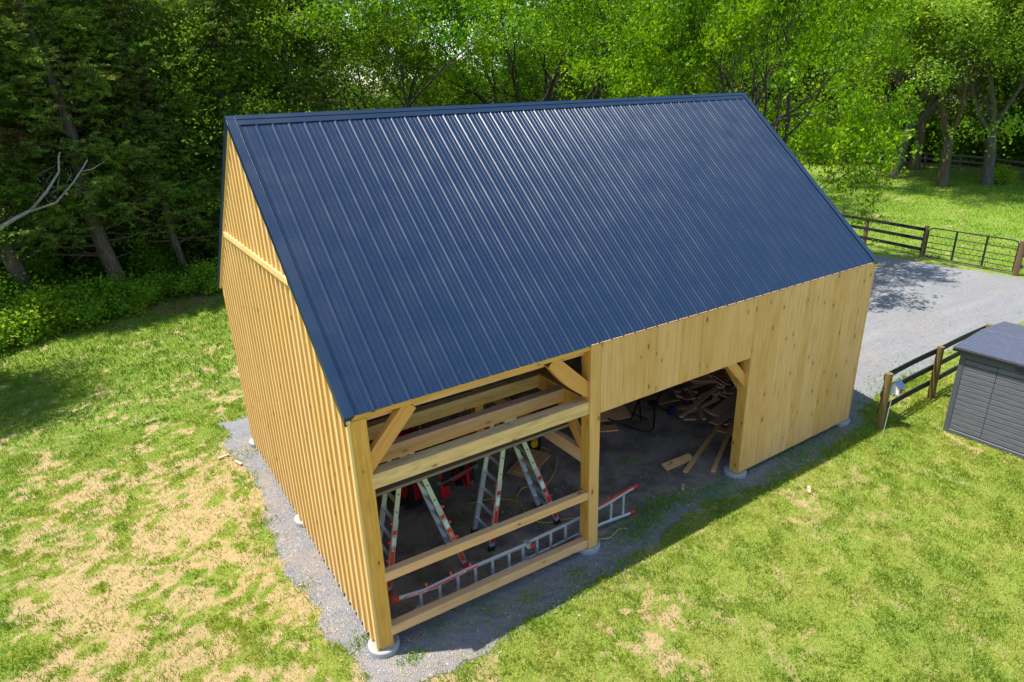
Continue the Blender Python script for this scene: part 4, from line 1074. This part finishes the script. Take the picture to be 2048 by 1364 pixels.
# ---------------------------------------------------------------- trees
def leaf_quads(P, size, r, up=.7, aspect=.6, outward=None, elong=None):
    """rhombic leaves at points P"""
    n = len(P); nrm = r.normal(size=(n, 3))*.8; nrm[:, 2] += up
    if outward is not None: nrm += outward*.7
    nrm /= np.linalg.norm(nrm, axis=1)[:, None]
    t = r.normal(size=(n, 3)) if elong is None else elong+r.normal(size=(n, 3))*.35
    t -= nrm*(t*nrm).sum(1)[:, None]; t /= np.linalg.norm(t, axis=1)[:, None]+1e-9
    b = np.cross(nrm, t); s = (size*(.65+.7*r.random(n)))[:, None]
    V = np.stack([P-t*s*.5, P+b*s*aspect*.5-t*s*.05, P+t*s*.5-nrm*s*.12, P-b*s*aspect*.5-t*s*.05], 1)
    return V.reshape(-1, 3)
def grow(mb, p, d, length, rad, depth, rr, tips, spread, bend, sides):
    n = 4; pts = [p.copy()]; rads = [rad]; q = p.copy(); dd = d.copy()
    for i in range(n):
        dd = (dd+Vector((rr.gauss(0, bend), rr.gauss(0, bend), rr.gauss(0, bend*.6)+.03))).normalized()
        q = q+dd*(length/n); pts.append(q.copy()); rads.append(rad*(1-.42*(i+1)/n))
        if depth <= 2: tips.append((q.copy(), dd.copy(), depth))
    mb.tube(pts, rads, sides, caps=False)
    if depth == 0: tips.append((q.copy(), dd.copy(), 0)); return
    k = 3 if rr.random() < .55 else 2
    a0 = rr.random()*6.28
    for i in range(k+(1 if depth >= 3 else 0)):
        ax = dd.cross(Vector((0, 0, 1)) if abs(dd.z) < .9 else Vector((1, 0, 0))).normalized()
        ang = spread*(.6+.7*rr.random()); nd = Matrix.Rotation(a0+i*6.28/(k+.2), 3, dd) @ (Matrix.Rotation(ang, 3, ax) @ dd)
        base = pts[-1] if i < k else pts[-2]
        grow(mb, base, nd.normalized(), length*(.68+.2*rr.random()), rads[-1]*(.78 if i == 0 else .62), depth-1, rr, tips, spread, bend, max(4, sides-1))
def broadleaf(seed, H, trunk_h, r0, spread=.55, leaf=.15, nleaf=45000, bark='bark_grey', lm='leaf_bright', clump=.5, lean=(0, 0), forks=4, flat=.65, skirt=0, droop=0, holes=.9, hole_t=.47):
    rr = random.Random(seed); r = np.random.default_rng(seed); T = empty('broadleaf_tree'); mb = MB(); tips = []
    base = Vector((0, 0, -.1)); top = Vector((lean[0], lean[1], trunk_h))
    mb.tube([base, base+Vector((0, 0, .25)), base.lerp(top, .3), base.lerp(top, .65)+Vector((rr.gauss(0, .1), rr.gauss(0, .1), 0)), top], [r0*1.45, r0*1.12, r0, r0*.92, r0*.82], 12)
    for i in range(forks):
        a = i*6.28/forks+rr.random()*.8; tilt = .25+.45*rr.random()
        d = Vector((math.cos(a)*math.sin(tilt), math.sin(a)*math.sin(tilt), math.cos(tilt)))
        grow(mb, top-Vector((0, 0, .1)), d, (H-trunk_h)*.30, r0*.55, 4, rr, tips, spread, .14, 7)
    if skirt:
        for i in range(skirt):
            a = rr.random()*6.28; z = trunk_h*(.45+.5*rr.random()); d = Vector((math.cos(a), math.sin(a), .25)).normalized()
            grow(mb, base.lerp(top, z/trunk_h), d, (H-trunk_h)*.25, r0*.28, 3, rr, tips, spread, .16, 5)
    mb.build('trunk', M[bark], T, shade=True)
    P = np.array([t[0][:] for t in tips]); wgt = np.array([1.0 if t[2] == 0 else (.4 if t[2] == 1 else .05) for t in tips])
    idx = r.choice(len(P), nleaf, p=wgt/wgt.sum())
    # sub-clumps: several twigs per tip
    sub = r.normal(size=(len(P), 6, 3))*clump*.8*np.array([1, 1, flat])
    which = r.integers(0, 6, nleaf)
    pts = P[idx]+sub[idx, which]+r.normal(size=(nleaf, 3))*clump*.24*np.array([1, 1, .7])
    if droop: pts[:, 2] -= droop*np.abs(r.normal(size=nleaf))
    gx = pts*1/holes
    dn = vn(gx[:, 0]+50, gx[:, 2]+gx[:, 1]*.37)*.5+vn(gx[:, 1]+90, gx[:, 2]*1.1-gx[:, 0]*.41+7)*.5
    kp = dn+r.normal(size=len(dn))*.03 > hole_t
    pts = pts[kp]; idx = idx[kp]; which = which[kp]; nleaf = len(pts)
    cc = P[idx]+sub[idx, which]; ow = (pts-cc)*1.0; ow /= np.linalg.norm(ow, axis=1)[:, None]+1e-6
    V = leaf_quads(pts, leaf, r, outward=ow*1.3, up=.75)
    tone = r.random(len(P)*6); rn = .6*r.random(nleaf)+.4*tone[idx*6+which]
    np_mesh('crown', V, np.arange(nleaf*4).reshape(-1, 4), M[lm], T, rnd=rn)
    return T
def cedar(seed, H, R, r0, lean=(0, 0), nspray=1900, per=26, z0=.22, bark='bark_cedar'):
    rr = random.Random(seed); r = np.random.default_rng(seed); T = empty('cedar_tree'); mb = MB()
    def axis(z): t = z/H; return Vector((lean[0]*t+.12*math.sin(z*.9+seed), lean[1]*t+.1*math.cos(z*.7+seed), z))
    zs = np.linspace(-.1, H*.97, 14); mb.tube([axis(z) for z in zs], [r0*(1.35 if i == 0 else 1)*(1-.93*max(0, z)/H) for i, z in enumerate(zs)], 12)
    C_, D_ = [], []
    nb = 120
    for i in range(nb):
        z = H*(z0*.55+(1-z0*.55)*(i/nb)**.9)*.98; t = (z/H-z0*.55)/(1-z0*.55); a = i*2.39996+rr.gauss(0, .3)
        ln = R*(1-max(0, t))**.45*(.7+.5*rr.random())
        bare = z < H*z0
        d = Vector((math.cos(a), math.sin(a), .12+.35*t+rr.gauss(0, .1))); p = axis(z); pts = [p]
        for k in range(4):
            pts.append(pts[-1]+d.normalized()*ln/4); d.z += .07; d.x += rr.gauss(0, .12); d.y += rr.gauss(0, .12)
        br = .012+.028*(1-t)
        if bare: ln *= .6
        mb.tube(pts, [br, br*.8, br*.6, br*.4, br*.2], 5, caps=False)
        # dead twiglets
        for k in range(5 if bare else 3):
            s0 = pts[rr.randrange(1, 4)]; dv = Vector((rr.gauss(0, 1), rr.gauss(0, 1), rr.gauss(0, .6))).normalized(); mb.tube([s0, s0+dv*.25, s0+dv*.5+Vector((0, 0, -.08))], [.009, .006, .003], 4, caps=False)
        if bare and rr.random() < .75: continue
        m = int(nspray/nb*(.5+1.0*(1-t)))
        for k in range(m):
            f = .25+.8*rr.random()**.7; j = min(3, int(f*4)) if f < 1 else 3; q = pts[j].lerp(pts[j+1], min(1.15, f*4-j))
            sd = (pts[j+1]-pts[j]).normalized()
            off = Vector((rr.gauss(0, .26), rr.gauss(0, .26), rr.gauss(0, .13)))
            C_.append((q+off)[:]); dd = sd*.8+off*1.6+Vector((rr.gauss(0, .3), rr.gauss(0, .3), rr.gauss(0, .15)-.05)); D_.append(dd.normalized()[:])
    mb.build('trunk', M[bark], T, shade=True)
    Cc = np.array(C_); Dd = np.array(D_); n = len(Cc); u = r.random((n, per)); side = np.cross(Dd, np.array([0, 0, 1.])); side /= np.linalg.norm(side, axis=1)[:, None]+1e-6
    lat = (r.random((n, per))-.5)*2; wid = .16*(1-u*.75)
    P = Cc[:, None]+Dd[:, None]*(u*.5)[..., None]+side[:, None]*(lat*wid)[..., None]+r.normal(size=(n, per, 3))*.02
    P[..., 2] -= .10*u**2
    el = Dd[:, None]*1.0+side[:, None]*(np.sign(lat)*.7)[..., None]
    P = P.reshape(-1, 3); el = np.broadcast_to(el, (n, per, 3)).reshape(-1, 3)
    V = leaf_quads(P, .15, r, up=1.0, aspect=.26, elong=el)
    rn = (.45*r.random((n, per))+.55*r.random((n, 1))**1.5).ravel()*(.8+.2*u.ravel())
    np_mesh('crown', V, np.arange(len(P)*4).reshape(-1, 4), M['leaf_cedar'], T, rnd=rn)
    return T
def place(T, x, y, rz, s, label, cat, group=None, used=set(), sz=None, name=None, tilt=(0, 0)):
    o = T if id(T) not in used else copy_tree(T)
    used.add(id(T)); o.location = (x, y, 0); o.rotation_euler = (tilt[0], tilt[1], rz); o.scale = (s, s, sz or s)
    if name: o.name = name
    for k in ('group',):
        if k in o: del o[k]
    tag(o, label, cat, group); return o

# --- left: dark cedars along the wood's edge
cA = cedar(1, 13.5, 2.5, .27, (-.9, .4), 3000, 27, .28)
cB = cedar(2, 14.5, 3.1, .30, (-.9, .5), 3000, 27, .20)
cC = cedar(3, 12.5, 2.6, .17, (-.6, .3), 2600, 27, .24)
g = 'dark cedars at the edge of the lawn'
place(cedar(7, 15, 3.2, .3, (0, 0), 2600, 22, .3), -9.3, 15.2, 0, 1, 'tall cedar just beyond the left photo edge, shading the lawn', 'cedar tree', g)
place(cA, -4.2, 20.6, 0, 1, 'dark cedar with a pale grey leaning trunk among sunlit bushes at the far left', 'cedar tree', g)
place(cB, -1.4, 21.4, .0, 1, 'dark cedar with a thick fluted brown trunk, second from the left', 'cedar tree', g)
place(cC, 1.05, 22.5, .3, 1, 'slender cedar with a thin pale trunk beside the mulch patch left of the barn', 'cedar tree', g)
place(cA, 3.7, 23.2, 2.2, 1.0, 'dark cedar directly behind the left end of the roof ridge', 'cedar tree', g)
place(cB, 6.2, 23.6, 4.1, .92, 'yellow-tipped cedar just right of the ridge end', 'cedar tree', g)
place(cC, -9.6, 24.0, 1.0, 1.15, 'cedar leaning in from outside the left photo edge, bearing brownish twigs', 'cedar tree', g)
place(cC, -2.7, 24.4, 3.0, 1.15, 'dark cedar standing one row back between the two thick trunks', 'cedar tree', g)
place(cA, 1.2, 26.0, 5.0, 1.1, 'dark cedar one row back behind the slender cedar', 'cedar tree', g)
place(cB, -6.4, 25.5, 5.5, 1.1, 'dark cedar one row back behind the leftmost trunk', 'cedar tree', g)
place(cB, 4.2, 27.6, 2.4, 1.0, 'dark cedar one row back behind the ridge end', 'cedar tree', g)
place(cC, -9.5, 26.5, .4, 1.2, 'dark cedar deepest in the upper left photo corner', 'cedar tree', g)
place(cA, 7.8, 26.8, 1.3, .95, 'cedar at the right end of the dark cedar row, beside the first bright tree', 'cedar tree', g)
# --- centre: bright broadleaf trees with open forked limbs
bA = broadleaf(21, 15, 3.2, .28, .5, .17, 46000, 'bark_dark', 'leaf_bright', .5, forks=3, holes=1.1, hole_t=.52)
bB = broadleaf(22, 17, 3.6, .36, .5, .17, 70000, 'bark_dark', 'leaf_bright', .55, forks=5, holes=1.2, hole_t=.48)
bC = broadleaf(23, 14, 2.4, .22, .55, .12, 70000, 'bark_grey', 'leaf_back', .6, forks=4, skirt=4)
g = 'bright broadleaf trees behind the ridge'
place(bC, -8.4, 14.6, 1.0, .6, 'small leafy tree just beyond the left photo edge, dappling the lawn', 'broadleaf tree')
place(bA, 12.2, 23.8, .4, 1, 'airy bright green tree with a forked trunk above the left half of the ridge', 'broadleaf tree', g)
place(bB, 20.2, 26.0, 1.4, 1, 'bright green tree with many dark spreading limbs above the middle of the ridge', 'broadleaf tree', g)
place(bA, 16.8, 29.5, 3.4, .8, 'smaller bright green tree filling the gap between the forked tree and the many-limbed one', 'broadleaf tree', g)
place(bB, 25.5, 27.0, 3.0, .95, 'grey-green tree between the many-limbed one and the big maple', 'broadleaf tree', g)
place(bA, 9.6, 28.5, 5.0, .85, 'light green tree partly hidden by the last cedar', 'broadleaf tree', g)
# --- right: big maple overhanging the driveway
mA = broadleaf(31, 16.5, 3.4, .42, .58, .19, 170000, 'bark_dark', 'leaf_maple', .66, forks=6, skirt=3, droop=.15, holes=1.0, hole_t=.53)
place(mA, 19.7, 10.0, .3, .62, 'big dense maple with yellow-green tips behind the right end of the roof', 'maple tree', sz=.78)
mB = broadleaf(35, 13, 2.6, .3, .6, .17, 60000, 'bark_dark', 'leaf_maple', .6, forks=4, skirt=9, droop=.4)
place(mB, 33.0, 21.5, .9, 1.0, 'dark maple with low drooping branches hanging over the pasture left of the trunks', 'maple tree')
# pasture trees
sA = broadleaf(41, 17, 3.7, .36, .52, .19, 76000, 'bark_grey', 'leaf_silver', .7, forks=4, lean=(.75, -.3), skirt=0, droop=.5, holes=1.3)
sB = broadleaf(42, 17, 3.2, .34, .50, .19, 76000, 'bark_brown', 'leaf_silver', .7, forks=4, lean=(.2, .1), skirt=0, droop=.5, holes=1.3)
g = 'big trees standing in the pasture'
place(sA, 48.6, 19.0, 0, 1.0, 'pasture tree with a smooth leaning grey trunk, leftmost of the four', 'silver maple', g)
place(sB, 54.0, 20.2, .0, 1.15, 'pasture tree with the thickest shaggy pale-brown trunk at the far fence', 'silver maple', g)
place(sB, 47.2, 14.9, 2.2, .95, 'pasture tree whose trunk forks low in a V, third from the left', 'silver maple', g)
place(sA, 49.6, 13.2, 3.4, .95, 'pasture tree with a dark trunk and a sprout at its foot, rightmost of the four', 'silver maple', g)
place(sB, 52.5, 8.2, 4.0, 1.1, 'pasture tree whose crown fills the upper right photo corner', 'silver maple', g)
# --- background woods
r_ = random.Random(3); g = 'trees of the wood in the background'
bk = broadleaf(51, 15, 2.5, .3, .55, .21, 50000, 'bark_dark', 'leaf_back', .9, forks=5, skirt=6, holes=1.5)
for i in range(16):
    a = -6+i*3.4; place([bC, bk][i % 2], a+r_.gauss(0, .8), 33+r_.gauss(0, 2.0)+i*.35, r_.random()*6.28, ([1.0, .95, .9, .72, .62, .6, .6, .6, .6, .62, .7, .9, 1, 1, 1, 1][i]), 'tall leafy tree of the wood ' + ('showing between the cedars left of the roof' if i < 5 else 'in the far row above the middle of the ridge' if i < 11 else 'in the far row right of the ridge end'), 'woodland tree', g)
for i in range(16):
    t = i/15; place([bk, bk][i % 2], 47+22*math.sin(t*1.9)+r_.gauss(0, 1.5), 46-44*t+r_.gauss(0, 1.5), r_.random()*6.28, 1.0+.25*r_.random(), 'leafy tree of the wood behind the far fence ' + ('left of the pasture trunks' if i < 8 else 'behind and right of the pasture trunks'), 'woodland tree', 'trees behind the far fence')
for i in range(5):
    place([bC, bC][i % 2], -14+i*5.6+r_.gauss(0, .8), 28.5+r_.gauss(0, 1.2), r_.random()*6.28, .9+.2*r_.random(), 'shaded leafy tree of the wood behind the dark cedars', 'woodland tree', 'woodland trees behind the cedars')

# dead branch from a tree outside the left edge
def dead_tree():
    T = empty('dead_tree', (-6.4, 18.9, 0)); tag(T, 'bare dead tree whose pale forked branch reaches in at the left photo edge', 'dead tree')
    O = Vector((-6.4, 18.9, 0)); mb = MB(); mb.tube([(0, 0, -.1), (.1, 0, 2), (.3, 0, 4), (.1, .1, 7.5)], [.2, .17, .13, .05], 10); mb.build('trunk', M['bark_pale'], T, shade=True)
    mb = MB()
    mb.tube([Vector(p)-O for p in ((-6.15, 18.95, 2.7), (-5.0, 19, 3.0), (-4.2, 19, 3.49), (-3.75, 19, 3.72), (-3.3, 19, 3.92))], [.11, .09, .075, .06, .05], 8)
    mb.tube([Vector(p)-O for p in ((-3.3, 19, 3.92), (-2.75, 19.05, 4.45), (-2.3, 19.05, 5.0), (-2.2, 19.1, 5.45), (-2.13, 19.1, 5.6))], [.05, .042, .033, .026, .02], 7)
    mb.tube([Vector(p)-O for p in ((-3.35, 19, 3.88), (-2.6, 18.95, 4.08), (-2.0, 18.9, 4.65), (-1.62, 18.9, 5.1), (-1.45, 18.9, 5.32))], [.04, .034, .028, .022, .015], 7)
    mb.tube([Vector(p)-O for p in ((-1.72, 18.9, 4.98), (-1.4, 18.9, 5.02), (-1.0, 18.95, 5.22))], [.016, .013, .008], 6)
    for k in range(12):
        p = Vector((-3.2+random.random()*1.8, 19, 3.9+random.random()*1.0))-O; mb.tube([p, p+Vector((random.gauss(0, .2), random.gauss(0, .1), .2)), p+Vector((random.gauss(0, .35), random.gauss(0, .2), .45))], [.009, .006, .004], 4)
    mb.build('branch', M['bark_pale'], T, shade=True)
dead_tree()

# bushes under the wood's edge
def bush(seed, R, H, n, leaf, lm='leaf_bush'):
    r = np.random.default_rng(seed); T = empty('bush'); mb = MB()
    k = 26; C0 = np.stack([r.normal(0, R*.45, k), r.normal(0, R*.45, k), np.abs(r.normal(H*.5, H*.25, k))], 1)
    for c in C0: mb.tube([(c[0]*.15, c[1]*.15, -.05), (c[0]*.6, c[1]*.6, c[2]*.6), tuple(c)], [.014, .01, .004], 5, caps=False)
    mb.build('stems', M['bark_brown'], T)
    idx = r.integers(0, k, n); P = C0[idx]+r.normal(size=(n, 3))*np.array([.22, .22, .18])*R; P[:, 2] = np.abs(P[:, 2])+.03
    V = leaf_quads(P, leaf, r, up=.9, aspect=.7); tone = r.random(k)
    np_mesh('foliage', V, np.arange(n*4).reshape(-1, 4), M[lm], T, rnd=.6*r.random(n)+.4*tone[idx]); return T
b1 = bush(61, 1.0, 1.0, 5200, .10); b2 = bush(62, .8, .8, 4200, .085); b3 = bush(63, 1.2, 1.5, 6500, .11, 'leaf_back')
spots = [(b1, -5.6, 18.6, 1.0, 'pale green bush lowest at the left photo edge'), (b2, -4.9, 19.3, 1.0, 'light green bush in front of the leftmost trunk'), (b1, -3.6, 19.6, 1.0, 'bright leafy bush right of the pale leaning trunk'), (b2, -2.9, 19.9, 1.1, 'light green bush between the two thick trunks'),
         (b1, -2.0, 20.3, .95, 'round bright bush just left of the fluted trunk'), (b2, -1.0, 20.4, .9, 'low dark green bush right of the fluted trunk'), (b3, -5.4, 21.0, .9, 'taller shaded bush behind the leftmost trunk'), (b3, -3.2, 21.8, .95, 'tall shaded bush behind the light green bushes'), (b2, .2, 21.6, .9, 'dark green low bush behind the mulch patch'),
         (b1, 1.9, 21.2, .8, 'dark low bush beside the back corner of the barn'), (b3, -.2, 23.0, .9, 'shaded bush between the fluted and the slender trunk'), (b2, -6.0, 17.7, .9, 'small light bush at the lower end of the bush row'), (b1, -4.2, 18.9, .7, 'small bush at the lawn edge below the pale trunk')]
for T, x, y, s, lb in spots: place(T, x-.3, y-.75, x*3, s*1.15, lb, 'bush', 'bushes along the wood edge')
n = 26
for i in range(n):
    t = i/(n-1); x = 44+19*math.sin(t*1.75)+r_.gauss(0, .8); y = 38-36*t+r_.gauss(0, .8)
    place(b3, x+2.5, y, i*2.1, 1.9+.6*r_.random(), 'dark leafy shrub behind the far fence ' + ('left of the pasture trunks' if i < 13 else 'behind the pasture trunks'), 'bush', 'shrubs behind the far fence')
for i in range(14):
    place(b3, -8+i*2.2, 25.5+r_.gauss(0, .8)+i*.25, i*2.1, 1.5+.6*r_.random(), 'shaded undergrowth shrub deep in the wood ' + ('left of the barn' if i < 6 else 'behind the barn'), 'bush', 'undergrowth shrubs in the wood')
sp = copy_tree(b2); sp.location = (50.3, 12.7, 0); sp.scale = (.8, .8, 1.3); del sp['group']; tag(sp, 'leafy sprout at the foot of the rightmost pasture trunk', 'bush')
